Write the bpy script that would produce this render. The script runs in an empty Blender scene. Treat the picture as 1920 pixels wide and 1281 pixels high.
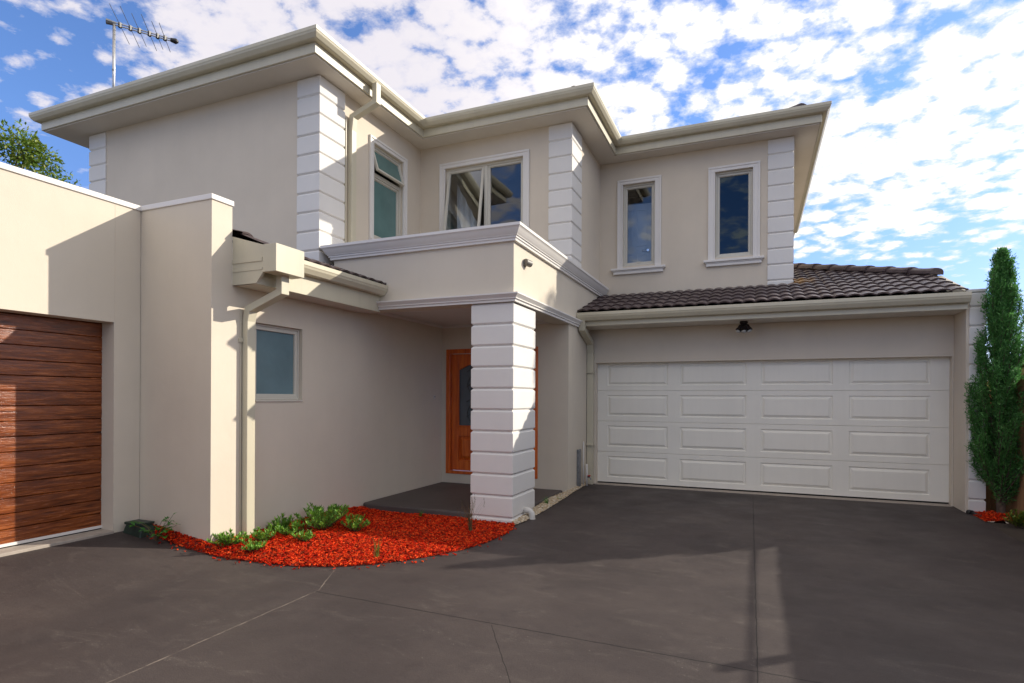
import bpy, bmesh, math, random
from mathutils import Vector, Matrix
random.seed(7)
R = math.radians
scene = bpy.context.scene
COL = scene.collection

# ------------------------------------------------------------------ materials
def newmat(name):
    m = bpy.data.materials.new(name); m.use_nodes = True
    nt = m.node_tree
    return m, nt, nt.nodes['Principled BSDF']
def N(nt, t, **kw):
    n = nt.nodes.new(t)
    for k, v in kw.items(): setattr(n, k, v)
    return n
def inp(n, **kw):
    for k, v in kw.items(): n.inputs[k].default_value = v
def L(nt, a, b): nt.links.new(a, b)
def mathn(nt, op, a, b=None, clamp=False):
    n = N(nt, 'ShaderNodeMath', operation=op); n.use_clamp = clamp
    for i, v in enumerate((a, b)):
        if v is None: continue
        if isinstance(v, (int, float)): n.inputs[i].default_value = v
        else: L(nt, v, n.inputs[i])
    return n.outputs[0]
def ramp(nt, fac, stops):
    r = N(nt, 'ShaderNodeValToRGB')
    e = r.color_ramp.elements
    while len(e) < len(stops): e.new(0.5)
    for el, (p, c) in zip(e, stops):
        el.position = p; el.color = (*c, 1) if len(c) == 3 else c
    L(nt, fac, r.inputs[0]); return r.outputs[0]
def mixc(nt, fac, a, b, mode='MIX'):
    n = N(nt, 'ShaderNodeMix', data_type='RGBA', blend_type=mode)
    for sock, v in ((n.inputs[0], fac), (n.inputs[6], a), (n.inputs[7], b)):
        if isinstance(v, (int, float)): sock.default_value = v
        elif isinstance(v, tuple): sock.default_value = (*v, 1)
        else: L(nt, v, sock)
    return n.outputs[2]
def noise(nt, scale, detail=4, rough=0.55, vec=None):
    n = N(nt, 'ShaderNodeTexNoise'); inp(n, Scale=scale, Detail=detail, Roughness=rough)
    if vec is not None: L(nt, vec, n.inputs['Vector'])
    return n.outputs[0]
def objco(nt, scale=None):
    t = N(nt, 'ShaderNodeTexCoord').outputs['Object']
    if scale is None: return t
    m = N(nt, 'ShaderNodeMapping'); inp(m, Scale=scale); L(nt, t, m.inputs[0]); return m.outputs[0]
def bump(nt, b, h, strength=0.3, dist=0.01):
    n = N(nt, 'ShaderNodeBump'); inp(n, Strength=strength, Distance=dist)
    L(nt, h, n.inputs['Height']); L(nt, n.outputs[0], b.inputs['Normal'])

def mat_painted(name, col, rough=0.8, mottle=0.06, grain=0.25, gscale=220, gdist=0.002, streak=0.022):
    m, nt, b = newmat(name)
    co = objco(nt)
    f = noise(nt, 1.3, 5, 0.6, co)
    lo = tuple(c * (1 - mottle) for c in col); hi = tuple(min(1, c * (1 + mottle * 0.6)) for c in col)
    c = ramp(nt, f, [(0.3, lo), (0.7, hi)])
    if streak:
        s = noise(nt, 1.0, 4, 0.7, objco(nt, (5, 5, 0.35)))
        sf = ramp(nt, s, [(0.45, (1, 1, 1)), (0.8, (1 - streak,) * 3)])
        c = mixc(nt, 1.0, c, sf, 'MULTIPLY')
    L(nt, c, b.inputs['Base Color'])
    inp(b, Roughness=rough)
    if grain:
        h = mathn(nt, 'ADD', noise(nt, gscale, 3, 0.6, co), mathn(nt, 'MULTIPLY', noise(nt, 7, 4, 0.55, co), 1.6 if gscale >= 150 else 0.0))
        bump(nt, b, h, grain, gdist)
    return m
M = {}
M['render'] = mat_painted('beige_render', (0.635, 0.56, 0.455), 0.85, 0.05, 0.35, 160, 0.004)
M['render2'] = mat_painted('warm_cream_render', (0.64, 0.57, 0.462), 0.85, 0.045, 0.35, 160, 0.004)
M['quoin'] = mat_painted('white_render', (0.72, 0.70, 0.665), 0.8, 0.04, 0.3, 170, 0.004)
M['trim'] = mat_painted('white_trim_paint', (0.72, 0.69, 0.65), 0.55, 0.03, 0.1, 120, 0.002, 0.03)
M['eave'] = mat_painted('cream_eave_paint', (0.66, 0.61, 0.53), 0.7, 0.05, 0.1, 90, 0.002, 0.02)
M['metal'] = mat_painted('cream_gutter_paint', (0.56, 0.515, 0.385), 0.42, 0.05, 0.04, 40, 0.002, 0.10)
M['frame'] = mat_painted('cream_window_frame', (0.58, 0.55, 0.47), 0.4, 0.03, 0, streak=0.02)
M['gdoor'] = mat_painted('cream_garage_door_steel', (0.80, 0.765, 0.67), 0.55, 0.04, 0.12, 300, 0.001, 0.05)
M['pvc'] = mat_painted('white_pvc', (0.60, 0.575, 0.53), 0.4, 0.03, 0)
M['inner'] = mat_painted('interior_plaster', (0.45, 0.44, 0.42), 0.9, 0.03, 0)
M['white_door'] = mat_painted('white_interior_paint', (0.86, 0.88, 0.9), 0.5, 0.01, 0, streak=0)

def simple(name, col, rough=0.5, metal=0.0, var=0.0, vs=20):
    m, nt, b = newmat(name)
    inp(b, Roughness=rough, Metallic=metal)
    b.inputs['Base Color'].default_value = (*col, 1)
    if var:
        f = noise(nt, vs, 4, 0.6, objco(nt))
        L(nt, ramp(nt, f, [(0.3, tuple(c * (1 - var) for c in col)), (0.7, tuple(min(1, c * (1 + var)) for c in col))]), b.inputs['Base Color'])
    return m
M['dark_metal'] = simple('bronze_metal', (0.022, 0.016, 0.013), 0.35, 0.4, 0.3)
M['alu'] = simple('weathered_aluminium', (0.50, 0.49, 0.47), 0.35, 0.8, 0.2)
M['grey_metal'] = simple('galvanised_steel', (0.22, 0.23, 0.24), 0.45, 0.6, 0.25)
M['black'] = simple('black_plastic', (0.012, 0.012, 0.014), 0.45)
M['dark_line'] = simple('dark_seal', (0.015, 0.013, 0.012), 0.8)
M['green_plastic'] = simple('dark_green_plastic', (0.012, 0.030, 0.022), 0.42, 0, 0.3, 30)
M['lens'] = simple('clear_lamp_lens', (0.42, 0.41, 0.38), 0.12)
M['lamp_body'] = simple('taupe_lamp_body', (0.17, 0.155, 0.135), 0.5, 0, 0.1)
M['red'] = simple('red_handle', (0.5, 0.02, 0.015), 0.4)
M['chrome'] = simple('chrome', (0.8, 0.8, 0.8), 0.12, 1.0)
M['concrete'] = simple('pale_concrete', (0.36, 0.31, 0.26), 0.85, 0, 0.15, 12)
M['bark'] = simple('bark', (0.075, 0.05, 0.035), 0.9, 0, 0.4, 30)
M['lead'] = simple('lead_came', (0.05, 0.05, 0.05), 0.4, 0.6)

def mat_glass(name, tint=(0.85, 0.88, 0.9), boost=1.35, base=0.0, refl=(0.80, 0.80, 0.80)):
    m, nt, b = newmat(name); nt.nodes.remove(b)
    out = nt.nodes['Material Output']
    tr = N(nt, 'ShaderNodeBsdfTransparent'); tr.inputs[0].default_value = (*tint, 1)
    gl = N(nt, 'ShaderNodeBsdfGlossy'); inp(gl, Roughness=0.01); gl.inputs[0].default_value = (*refl, 1)
    fr = N(nt, 'ShaderNodeFresnel'); inp(fr, IOR=1.5)
    # wavy float glass
    bp = N(nt, 'ShaderNodeBump'); inp(bp, Strength=0.04, Distance=0.02)
    L(nt, noise(nt, 2.2, 2, 0.5, objco(nt)), bp.inputs['Height']); L(nt, bp.outputs[0], gl.inputs['Normal'])
    f = mathn(nt, 'MULTIPLY_ADD', fr.outputs[0], boost); f.node.inputs[2].default_value = base
    mx = N(nt, 'ShaderNodeMixShader')
    L(nt, f, mx.inputs[0]); L(nt, tr.outputs[0], mx.inputs[1]); L(nt, gl.outputs[0], mx.inputs[2])
    L(nt, mx.outputs[0], out.inputs[0]); return m
M['glass'] = mat_glass('clear_window_glass')
M['glass_tint'] = mat_glass('tinted_window_glass', (0.25, 0.34, 0.42), 1.3, 0.0, (0.62, 0.78, 0.86))
def mat_frosted(name, col):
    m, nt, b = newmat(name)
    f = noise(nt, 3, 3, 0.5, objco(nt))
    L(nt, ramp(nt, f, [(0.3, tuple(c * .88 for c in col)), (0.7, tuple(c * 1.12 for c in col))]), b.inputs['Base Color'])
    inp(b, Roughness=0.22); b.inputs['Specular IOR Level'].default_value = 0.6
    bump(nt, b, noise(nt, 260, 2, 0.5, objco(nt)), 0.06, 0.002)
    return m
M['frost_green'] = mat_frosted('frosted_green_glass', (0.105, 0.195, 0.185))
M['frost_blue'] = mat_frosted('frosted_blue_glass', (0.135, 0.215, 0.240))
M['frost_door'] = mat_frosted('obscure_door_glass', (0.10, 0.12, 0.13))

def mat_wood(name, lo, mid, hi, scale, rough=0.35, bumpd=0.003, coat=0.0, rvar=0.0):
    m, nt, b = newmat(name)
    co = objco(nt, scale)
    f1 = noise(nt, 1.0, 8, 0.65, co)
    w = N(nt, 'ShaderNodeTexNoise'); inp(w, Scale=0.35, Detail=3, Distortion=1.5); L(nt, co, w.inputs['Vector'])
    f = mathn(nt, 'ADD', mathn(nt, 'MULTIPLY', f1, 0.65), mathn(nt, 'MULTIPLY', w.outputs[0], 0.35))
    L(nt, ramp(nt, f, [(0.34, lo), (0.5, mid), (0.68, hi)]), b.inputs['Base Color'])
    inp(b, Roughness=rough); b.inputs['Coat Weight'].default_value = coat; b.inputs['Coat Roughness'].default_value = 0.15
    if rvar:
        L(nt, ramp(nt, f1, [(0.35, (rough - rvar,) * 3), (0.65, (rough + rvar,) * 3)]), b.inputs['Roughness'])
    bump(nt, b, f, 0.5, bumpd)
    return m
M['door_wood'] = mat_wood('orange_stained_timber', (0.40, 0.056, 0.004), (0.60, 0.105, 0.008), (0.74, 0.18, 0.018), (30, 30, 2.5), 0.35, 0.001, 0.3)
M['gd_wood'] = mat_wood('embossed_brown_timber_steel', (0.055, 0.012, 0.003), (0.18, 0.043, 0.009), (0.38, 0.110, 0.024), (14, 4.5, 60), 0.22, 0.008, 0.0, 0.08)
_nt = M['gd_wood'].node_tree; _b = _nt.nodes['Principled BSDF']; _b.inputs['Specular IOR Level'].default_value = 0.55
_bp = N(_nt, 'ShaderNodeBump'); inp(_bp, Strength=0.55, Distance=0.004)
L(_nt, noise(_nt, 1.0, 4, 0.7, objco(_nt, (60, 55, 150))), _bp.inputs['Height']); L(_nt, _b.inputs['Normal'].links[0].from_socket, _bp.inputs['Normal']); L(_nt, _bp.outputs[0], _b.inputs['Normal'])
M['fence_wood'] = mat_wood('weathered_paling', (0.16, 0.08, 0.035), (0.27, 0.14, 0.06), (0.36, 0.2, 0.09), (14, 14, 1.2), 0.85, 0.004)

def island_mat(name, cols, rough=0.6, spec=0.5, translucent=0.0, bumpy=0, noise_mix=0.0):
    m, nt, b = newmat(name)
    g = N(nt, 'ShaderNodeNewGeometry')
    n = len(cols)
    c = ramp(nt, g.outputs['Random Per Island'], [((i + .5) / n, cc) for i, cc in enumerate(cols)])
    if noise_mix:
        f = noise(nt, noise_mix, 3, 0.6, objco(nt))
        c = mixc(nt, 1.0, c, ramp(nt, f, [(0.3, (0.72,) * 3), (0.7, (1.2,) * 3)]), 'MULTIPLY')
    L(nt, c, b.inputs['Base Color']); inp(b, Roughness=rough); b.inputs['Specular IOR Level'].default_value = spec
    if translucent:
        t = N(nt, 'ShaderNodeBsdfTranslucent'); L(nt, c, t.inputs[0])
        mx = N(nt, 'ShaderNodeMixShader'); mx.inputs[0].default_value = translucent
        L(nt, b.outputs[0], mx.inputs[1]); L(nt, t.outputs[0], mx.inputs[2])
        L(nt, mx.outputs[0], nt.nodes['Material Output'].inputs[0])
    if bumpy: bump(nt, b, noise(nt, bumpy, 4, 0.6, objco(nt)), 0.5, 0.004)
    return m
M['chips'] = island_mat('red_bark_chips', [(0.12, 0.004, 0.002), (0.46, 0.012, 0.002), (0.70, 0.038, 0.006), (0.85, 0.11, 0.022), (0.30, 0.007, 0.002), (0.54, 0.022, 0.004), (0.20, 0.03, 0.012)], 0.8, 0.08)
M['stones'] = island_mat('river_gravel', [(0.38, 0.30, 0.20), (0.52, 0.43, 0.30), (0.30, 0.22, 0.14), (0.6, 0.55, 0.45), (0.42, 0.30, 0.16)], 0.6, 0.4)
M['conifer'] = island_mat('conifer_leaves', [(0.06, 0.19, 0.04), (0.10, 0.30, 0.065), (0.075, 0.23, 0.05), (0.17, 0.40, 0.11), (0.05, 0.15, 0.04)], 0.5, 0.4, 0.42)
M['tree_leaf'] = island_mat('broad_leaves', [(0.09, 0.17, 0.015), (0.18, 0.27, 0.02), (0.12, 0.21, 0.018), (0.25, 0.27, 0.035), (0.08, 0.16, 0.016)], 0.5, 0.5, 0.3)
M['shrub_leaf'] = island_mat('shrub_leaves', [(0.09, 0.24, 0.025), (0.20, 0.42, 0.035), (0.14, 0.34, 0.03), (0.28, 0.48, 0.05), (0.07, 0.20, 0.025)], 0.45, 0.5, 0.25)
M['weed_leaf'] = island_mat('weed_leaves', [(0.03, 0.15, 0.015), (0.05, 0.22, 0.02), (0.08, 0.25, 0.03)], 0.45, 0.5, 0.3)
M['grass_leaf'] = island_mat('grass_blades', [(0.16, 0.22, 0.03), (0.24, 0.24, 0.05), (0.09, 0.17, 0.02), (0.30, 0.24, 0.08)], 0.6, 0.3, 0.3)
M['dry_grass'] = island_mat('dry_grass_stems', [(0.16, 0.10, 0.05), (0.22, 0.15, 0.08), (0.10, 0.08, 0.04), (0.10, 0.12, 0.04)], 0.7, 0.2, 0.15)
M['yellow_leaf'] = island_mat('yellow_green_leaves', [(0.13, 0.21, 0.02), (0.24, 0.27, 0.025), (0.18, 0.25, 0.03), (0.08, 0.15, 0.02)], 0.5, 0.5, 0.3)

def mat_mulch():
    m, nt, b = newmat('red_mulch_base')
    f = noise(nt, 60, 6, 0.7, objco(nt))
    L(nt, ramp(nt, f, [(0.35, (0.07, 0.008, 0.005)), (0.55, (0.22, 0.02, 0.01)), (0.7, (0.36, 0.045, 0.015))]), b.inputs['Base Color'])
    inp(b, Roughness=0.9); bump(nt, b, f, 1.0, 0.02); return m
M['mulch'] = mat_mulch()
M['soil'] = simple('soil', (0.05, 0.037, 0.026), 0.95, 0, 0.3, 3)
M['gravel_base'] = simple('gravel_base', (0.20, 0.15, 0.10), 0.9, 0, 0.4, 50)

def mat_tile():
    m, nt, b = newmat('glazed_concrete_tiles')
    co = objco(nt)
    f = noise(nt, 9, 5, 0.65, co)
    c = ramp(nt, f, [(0.3, (0.048, 0.032, 0.032)), (0.55, (0.084, 0.059, 0.058)), (0.75, (0.13, 0.097, 0.092))])
    # lichen stain beside the corner of the upper storey
    d = N(nt, 'ShaderNodeVectorMath', operation='DISTANCE'); L(nt, co, d.inputs[0]); d.inputs[1].default_value = (0.62, 10.75, 3.5)
    s = mathn(nt, 'ADD', d.outputs['Value'], mathn(nt, 'MULTIPLY', noise(nt, 14, 5, 0.7, co), 0.5))
    sf = ramp(nt, s, [(0.36, (0.85,) * 3), (0.62, (0, 0, 0))])
    c = mixc(nt, sf, c, (0.36, 0.19, 0.045)); b.inputs['Specular IOR Level'].default_value = 0.35
    L(nt, c, b.inputs['Base Color']); inp(b, Roughness=0.42)
    L(nt, ramp(nt, noise(nt, 25, 4, 0.6, co), [(0.3, (0.3,) * 3), (0.7, (0.55,) * 3)]), b.inputs['Roughness'])
    bump(nt, b, noise(nt, 120, 3, 0.6, co), 0.25, 0.004); return m
M['tile'] = mat_tile()

def seg_mask(nt, co, p, q, w, wob):
    """1 on the line segment p-q (object XY), 0 elsewhere."""
    px, py = p; qx, qy = q
    dx, dy = qx - px, qy - py; ln = math.hypot(dx, dy); dx /= ln; dy /= ln
    sep = N(nt, 'ShaderNodeSeparateXYZ'); L(nt, co, sep.inputs[0])
    X = mathn(nt, 'SUBTRACT', sep.outputs[0], px); Y = mathn(nt, 'SUBTRACT', sep.outputs[1], py)
    t = mathn(nt, 'ADD', mathn(nt, 'MULTIPLY', X, dx), mathn(nt, 'MULTIPLY', Y, dy))
    d = mathn(nt, 'ADD', mathn(nt, 'MULTIPLY', X, -dy), mathn(nt, 'MULTIPLY', Y, dx))
    d = mathn(nt, 'ABSOLUTE', mathn(nt, 'ADD', d, wob))
    a = mathn(nt, 'LESS_THAN', d, w)
    b = mathn(nt, 'MULTIPLY', mathn(nt, 'GREATER_THAN', t, 0.0), mathn(nt, 'LESS_THAN', t, ln))
    return mathn(nt, 'MULTIPLY', a, b)
def mat_drive():
    m, nt, b = newmat('charcoal_coloured_concrete')
    co = objco(nt)
    f = noise(nt, 0.9, 6, 0.62, co)
    c = ramp(nt, f, [(0.3, (0.041, 0.033, 0.032)), (0.5, (0.055, 0.044, 0.042)), (0.72, (0.073, 0.059, 0.054))])
    # trowel sweeps
    w = N(nt, 'ShaderNodeTexNoise'); inp(w, Scale=3.0, Detail=9, Roughness=0.75, Distortion=1.6); L(nt, objco(nt, (0.55, 1.2, 1)), w.inputs['Vector'])
    c = mixc(nt, ramp(nt, w.outputs[0], [(0.53, (0, 0, 0)), (0.64, (0.17,) * 3), (0.74, (0.65,) * 3)]), c, (0.14, 0.12, 0.104))
    c = mixc(nt, ramp(nt, noise(nt, 3.5, 6, 0.7, co), [(0.55, (0, 0, 0)), (0.75, (0.5,) * 3)]), c, (0.030, 0.024, 0.026))
    # fine speckle and pale grit
    c = mixc(nt, 1.0, c, ramp(nt, noise(nt, 140, 3, 0.7, co), [(0.3, (0.66,) * 3), (0.7, (1.32,) * 3)]), 'MULTIPLY')
    v2 = N(nt, 'ShaderNodeTexVoronoi'); inp(v2, Scale=48.0); L(nt, co, v2.inputs['Vector'])
    fleck = mathn(nt, 'MULTIPLY', mathn(nt, 'LESS_THAN', v2.outputs['Distance'], 0.16), mathn(nt, 'GREATER_THAN', w.outputs[0], 0.57))
    c = mixc(nt, mathn(nt, 'MULTIPLY', fleck, 0.45), c, (0.21, 0.185, 0.16))
    v = N(nt, 'ShaderNodeTexVoronoi'); inp(v, Scale=11.0, Randomness=1.0); L(nt, co, v.inputs['Vector'])
    grit = mathn(nt, 'MULTIPLY', mathn(nt, 'LESS_THAN', v.outputs['Distance'], 0.035), mathn(nt, 'GREATER_THAN', noise(nt, 1.7, 2, 0.5, co), 0.52))
    c = mixc(nt, mathn(nt, 'MULTIPLY', grit, 0.6), c, (0.32, 0.28, 0.24))
    wob = mathn(nt, 'MULTIPLY', mathn(nt, 'SUBTRACT', noise(nt, 9, 3, 0.6, co), 0.5), 0.02)
    dark = None
    for p, q, wd in [((-3.16, 3.58), (2.7, 3.45), .006), ((0.085, -6), (-0.02, 9.9), .004), ((-1.62, 3.52), (0.6, 0.0), .003)]:
        s = seg_mask(nt, co, p, q, wd, wob)
        dark = s if dark is None else mathn(nt, 'MAXIMUM', dark, s)
    c = mixc(nt, mathn(nt, 'MULTIPLY', dark, 0.75), c, (0.010, 0.009, 0.009))
    pale = mathn(nt, 'MAXIMUM', seg_mask(nt, co, (-3.16, 3.62), (-3.15, -6), .006, wob), seg_mask(nt, co, (-3.43, 4.15), (-3.16, 3.62), .004, wob))
    pale = mathn(nt, 'MULTIPLY', pale, ramp(nt, noise(nt, 6, 4, 0.7, co), [(0.40, (0.08,) * 3), (0.62, (0.75,) * 3)]))
    c = mixc(nt, pale, c, (0.24, 0.20, 0.165))
    L(nt, c, b.inputs['Base Color'])
    L(nt, ramp(nt, noise(nt, 2.0, 5, 0.6, co), [(0.3, (0.5,) * 3), (0.7, (0.72,) * 3)]), b.inputs['Roughness'])
    b.inputs['Specular IOR Level'].default_value = 0.22
    h = mathn(nt, 'ADD', mathn(nt, 'MULTIPLY', noise(nt, 90, 4, 0.7, co), 0.5), mathn(nt, 'MULTIPLY', w.outputs[0], 0.8))
    h = mathn(nt, 'SUBTRACT', h, mathn(nt, 'MULTIPLY', dark, 0.5))
    bump(nt, b, h, 0.45, 0.006); return m
M['drive'] = mat_drive()
M['slab'] = mat_painted('dark_porch_concrete', (0.080, 0.065, 0.060), 0.6, 0.25, 0.4, 90, 0.004, 0)

# ------------------------------------------------------------------ mesh helpers
class MB:
    def __init__(s, f=None): s.v = []; s.f = []; s.map = f
    def add(s, vs, fs):
        o = len(s.v)
        s.v += [s.map(*p) if s.map else tuple(p) for p in vs]
        s.f += [tuple(i + o for i in f) for f in fs]; return s
    def box(s, x0, x1, y0, y1, z0, z1):
        return s.add([(x0, y0, z0), (x1, y0, z0), (x1, y1, z0), (x0, y1, z0), (x0, y0, z1), (x1, y0, z1), (x1, y1, z1), (x0, y1, z1)],
                     [(0, 3, 2, 1), (4, 5, 6, 7), (0, 1, 5, 4), (1, 2, 6, 5), (2, 3, 7, 6), (3, 0, 4, 7)])
    def prism(s, poly, z0, z1):
        n = len(poly)
        return s.add([(x, y, z0) for x, y in poly] + [(x, y, z1) for x, y in poly],
                     [tuple(range(n))[::-1], tuple(range(n, 2 * n))] + [(i, (i + 1) % n, n + (i + 1) % n, n + i) for i in range(n)])
    def ring(s, a0, a1, c0, c1, w, d0, d1, wb=None, wt=None):
        """rectangular frame in the (a, c) plane, depth d0..d1 on the middle axis"""
        wb = w if wb is None else wb; wt = w if wt is None else wt
        s.box(a0, a1, d0, d1, c1 - wt, c1)
        if wb: s.box(a0, a1, d0, d1, c0, c0 + wb)
        s.box(a0, a0 + w, d0, d1, c0 + wb, c1 - wt); s.box(a1 - w, a1, d0, d1, c0 + wb, c1 - wt); return s
    def sweep(s, path, prof):
        """profile (outward offset, z) swept along an XY path with mitred corners; outward = right of travel"""
        n = len(path); nrm = []
        for i in range(n - 1):
            dx, dy = path[i + 1][0] - path[i][0], path[i + 1][1] - path[i][1]; l = math.hypot(dx, dy)
            nrm.append((dy / l, -dx / l))
        vs = []
        for i in range(n):
            if i == 0: m = nrm[0]
            elif i == n - 1: m = nrm[-1]
            else:
                a, b = nrm[i - 1], nrm[i]; k = 1 + a[0] * b[0] + a[1] * b[1]
                m = ((a[0] + b[0]) / k, (a[1] + b[1]) / k)
            vs += [(path[i][0] + m[0] * o, path[i][1] + m[1] * o, z) for o, z in prof]
        p = len(prof); fs = []
        for i in range(n - 1):
            for j in range(p):
                k = (j + 1) % p; fs.append((i * p + j, i * p + k, (i + 1) * p + k, (i + 1) * p + j))
        fs += [tuple(range(p))[::-1], tuple(range((n - 1) * p, n * p))]
        return s.add(vs, fs)
    def tube(s, pts, rad, n=10, caps=True):
        pts = [Vector(p) for p in pts]; rings = []
        rr = rad if isinstance(rad, (list, tuple)) else [rad] * len(pts)
        up = Vector((0, 0, 1))
        for i, p in enumerate(pts):
            t = (pts[min(i + 1, len(pts) - 1)] - pts[max(i - 1, 0)]).normalized()
            a = t.cross(up)
            if a.length < 1e-3: a = t.cross(Vector((1, 0, 0)))
            a.normalize(); b = a.cross(t).normalized()
            rings += [tuple(p + (a * math.cos(2 * math.pi * k / n) + b * math.sin(2 * math.pi * k / n)) * rr[i]) for k in range(n)]
        fs = [(i * n + k, i * n + (k + 1) % n, (i + 1) * n + (k + 1) % n, (i + 1) * n + k) for i in range(len(pts) - 1) for k in range(n)]
        if caps: fs += [tuple(range(n))[::-1], tuple(range((len(pts) - 1) * n, len(pts) * n))]
        return s.add(rings, fs)
    def quad(s, a, b, c, d): return s.add([a, b, c, d], [(0, 1, 2, 3)])
    def build(s, name, mat, parent=None, smooth=False, bevel=0, fix=True, seg=2, angle=40):
        me = bpy.data.meshes.new(name); me.from_pydata([tuple(p) for p in s.v], [], s.f); me.materials.append(mat)
        if fix:
            bm = bmesh.new(); bm.from_mesh(me); bmesh.ops.recalc_face_normals(bm, faces=bm.faces); bm.to_mesh(me); bm.free()
        if smooth:
            for p in me.polygons: p.use_smooth = True
        o = bpy.data.objects.new(name, me); COL.objects.link(o)
        if parent is not None:
            o.parent = parent
            r = parent; off = Vector((0, 0, 0))
            while r is not None: off += r.location; r = r.parent
            o.location = -off
        if bevel:
            b = o.modifiers.new('edge', 'BEVEL'); b.width = bevel; b.segments = seg; b.limit_method = 'ANGLE'; b.angle_limit = R(angle)
        return o
def thing(name, label, cat, loc=(0, 0, 0), group=None):
    o = bpy.data.objects.new(name, None); COL.objects.link(o); o.location = loc; o.empty_display_size = 0.2
    o['label'] = label; o['category'] = cat
    if group: o['group'] = group
    return o
def tag(o, label, cat, group=None):
    o['label'] = label; o['category'] = cat
    if group: o['group'] = group
    return o
def kind(o, k, label=None, cat=None):
    o['kind'] = k
    if label: o['label'] = label
    if cat: o['category'] = cat
    return o

def smooth01(t): t = max(0, min(1, t)); return t * t * (3 - 2 * t)
def gz(x, y):
    """height of the driveway surface"""
    return 0.165 * smooth01((-4.4 - x) / 1.8) + (0.058 * smooth01((y - 5.0) / 4.4) if x > -4.0 else 0.0)

# ------------------------------------------------------------------ ground
g = MB().quad((-300, -300, -.12), (300, -300, -.12), (300, 300, -.12), (-300, 300, -.12)).build('ground', M['soil'])
kind(g, 'structure', 'bare soil ground around and behind the house', 'ground')
d = MB(); xs = [-6.3 + i * .1 for i in range(89)] ; ys = [-14 + i * .2 for i in range(121)]
ys = [y for y in ys if y < 9.85] + [9.86]
xs = [x for x in xs if x < 2.55] + [2.575]
vs = [(x, y, gz(x, y)) for y in ys for x in xs]; nx = len(xs)
d.add(vs, [(j * nx + i, j * nx + i + 1, (j + 1) * nx + i + 1, (j + 1) * nx + i) for j in range(len(ys) - 1) for i in range(nx - 1)])
kind(d.build('driveway', M['drive'], smooth=True), 'structure', 'charcoal concrete driveway with saw-cut joints', 'driveway')
s = MB(); s.prism([(-4.875, 6.43), (-4.8, 6.40), (-3.19, 6.40), (-3.19, 7.13), (-2.73, 7.13), (-2.73, 8.565), (-4.875, 8.565)], -.05, .10)
kind(s.build('porch_slab', M['slab'], bevel=.025, seg=4), 'structure', 'dark concrete porch slab before the front door', 'slab')
s = MB().box(-6.10, -5.885, -1.3, 3.79, .05, .178)
kind(s.build('door_threshold', M['concrete'], bevel=.006), 'structure', 'pale concrete threshold under the brown garage door', 'threshold')
s = MB().box(-2.504, 2.51, 9.64, 9.90, -.02, .064)
kind(s.build('door_threshold', M['concrete'], bevel=.006), 'structure', 'pale concrete threshold under the white garage door', 'threshold')

def loft_bed(E, B, rows, hfun, seedn, name, mat):
    n = len(E); vs = []; fs = []
    for i in range(n):
        for j in range(rows + 1):
            t = j / rows; x = E[i][0] * (1 - t) + B[i][0] * t; y = E[i][1] * (1 - t) + B[i][1] * t
            vs.append((x, y, gz(x, y) + hfun(i / (n - 1), t)))
    r = rows + 1
    for i in range(n - 1):
        for j in range(rows): fs.append((i * r + j, (i + 1) * r + j, (i + 1) * r + j + 1, i * r + j + 1))
    return MB().add(vs, fs)
def sub(poly, k):
    out = []
    for a, b in zip(poly[:-1], poly[1:]):
        for i in range(k): out.append((a[0] + (b[0] - a[0]) * i / k, a[1] + (b[1] - a[1]) * i / k))
    return out + [poly[-1]]
def scatter(mb, count, rnd):
    """random points on a lofted bed mesh, area weighted"""
    tri = []; acc = []; tot = 0
    for f in mb.f:
        for k in (1, 2):
            a, b, c = (Vector(mb.v[f[0]]), Vector(mb.v[f[k]]), Vector(mb.v[f[k + 1]]))
            tot += ((b - a).cross(c - a)).length / 2; tri.append((a, b, c)); acc.append(tot)
    import bisect
    for _ in range(count):
        a, b, c = tri[bisect.bisect(acc, rnd.random() * tot) % len(tri)]
        u, v = rnd.random(), rnd.random()
        if u + v > 1: u, v = 1 - u, 1 - v
        yield a + (b - a) * u + (c - a) * v
def add_chips(mb, bed, count, rnd, l=(.014, .038), w=(.005, .010)):
    for p in scatter(bed, count, rnd):
        a = rnd.random() * math.pi; ln = rnd.uniform(*l) / 2; wd = rnd.uniform(*w) / 2; th = rnd.uniform(.003, .006)
        u = Vector((math.cos(a), math.sin(a), rnd.uniform(-.45, .45))).normalized(); v = Vector((-math.sin(a), math.cos(a), rnd.uniform(-.4, .4))).normalized(); w3 = u.cross(v)
        c = p + Vector((0, 0, rnd.uniform(.002, .018)))
        k = [c + u * (sx * ln) + v * (sy * wd * (1 if sx < 0 else rnd.uniform(.4, 1))) + w3 * (sz * th) for sz in (-1, 1) for sx, sy in ((-1, -1), (1, -1), (1, 1), (-1, 1))]
        mb.add(k, [(4, 5, 6, 7), (0, 1, 5, 4), (1, 2, 6, 5), (2, 3, 7, 6), (3, 0, 4, 7)])
rnd = random.Random(3)
E_ = [(-5.88, 4.03), (-5.6, 3.99), (-5.3, 3.945), (-4.88, 3.945), (-4.5, 3.96), (-4.236, 3.99), (-3.99, 4.01), (-3.756, 4.03), (-3.41, 4.18), (-3.18, 4.36), (-2.99, 4.58), (-2.8, 4.87), (-2.68, 5.12), (-2.58, 5.47), (-2.54, 5.8), (-2.55, 6.1), (-2.6, 6.31)]
B_ = [(-5.88, 4.06), (-5.6, 4.06), (-5.3, 4.06), (-4.89, 4.06), (-4.87, 4.3), (-4.87, 4.6), (-4.87, 5.0), (-4.87, 5.5), (-4.87, 6.0), (-4.87, 6.43), (-4.5, 6.41), (-4.1, 6.41), (-3.6, 6.41), (-3.3, 6.41), (-3.2, 6.36), (-2.9, 6.36), (-2.65, 6.36)]
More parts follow.
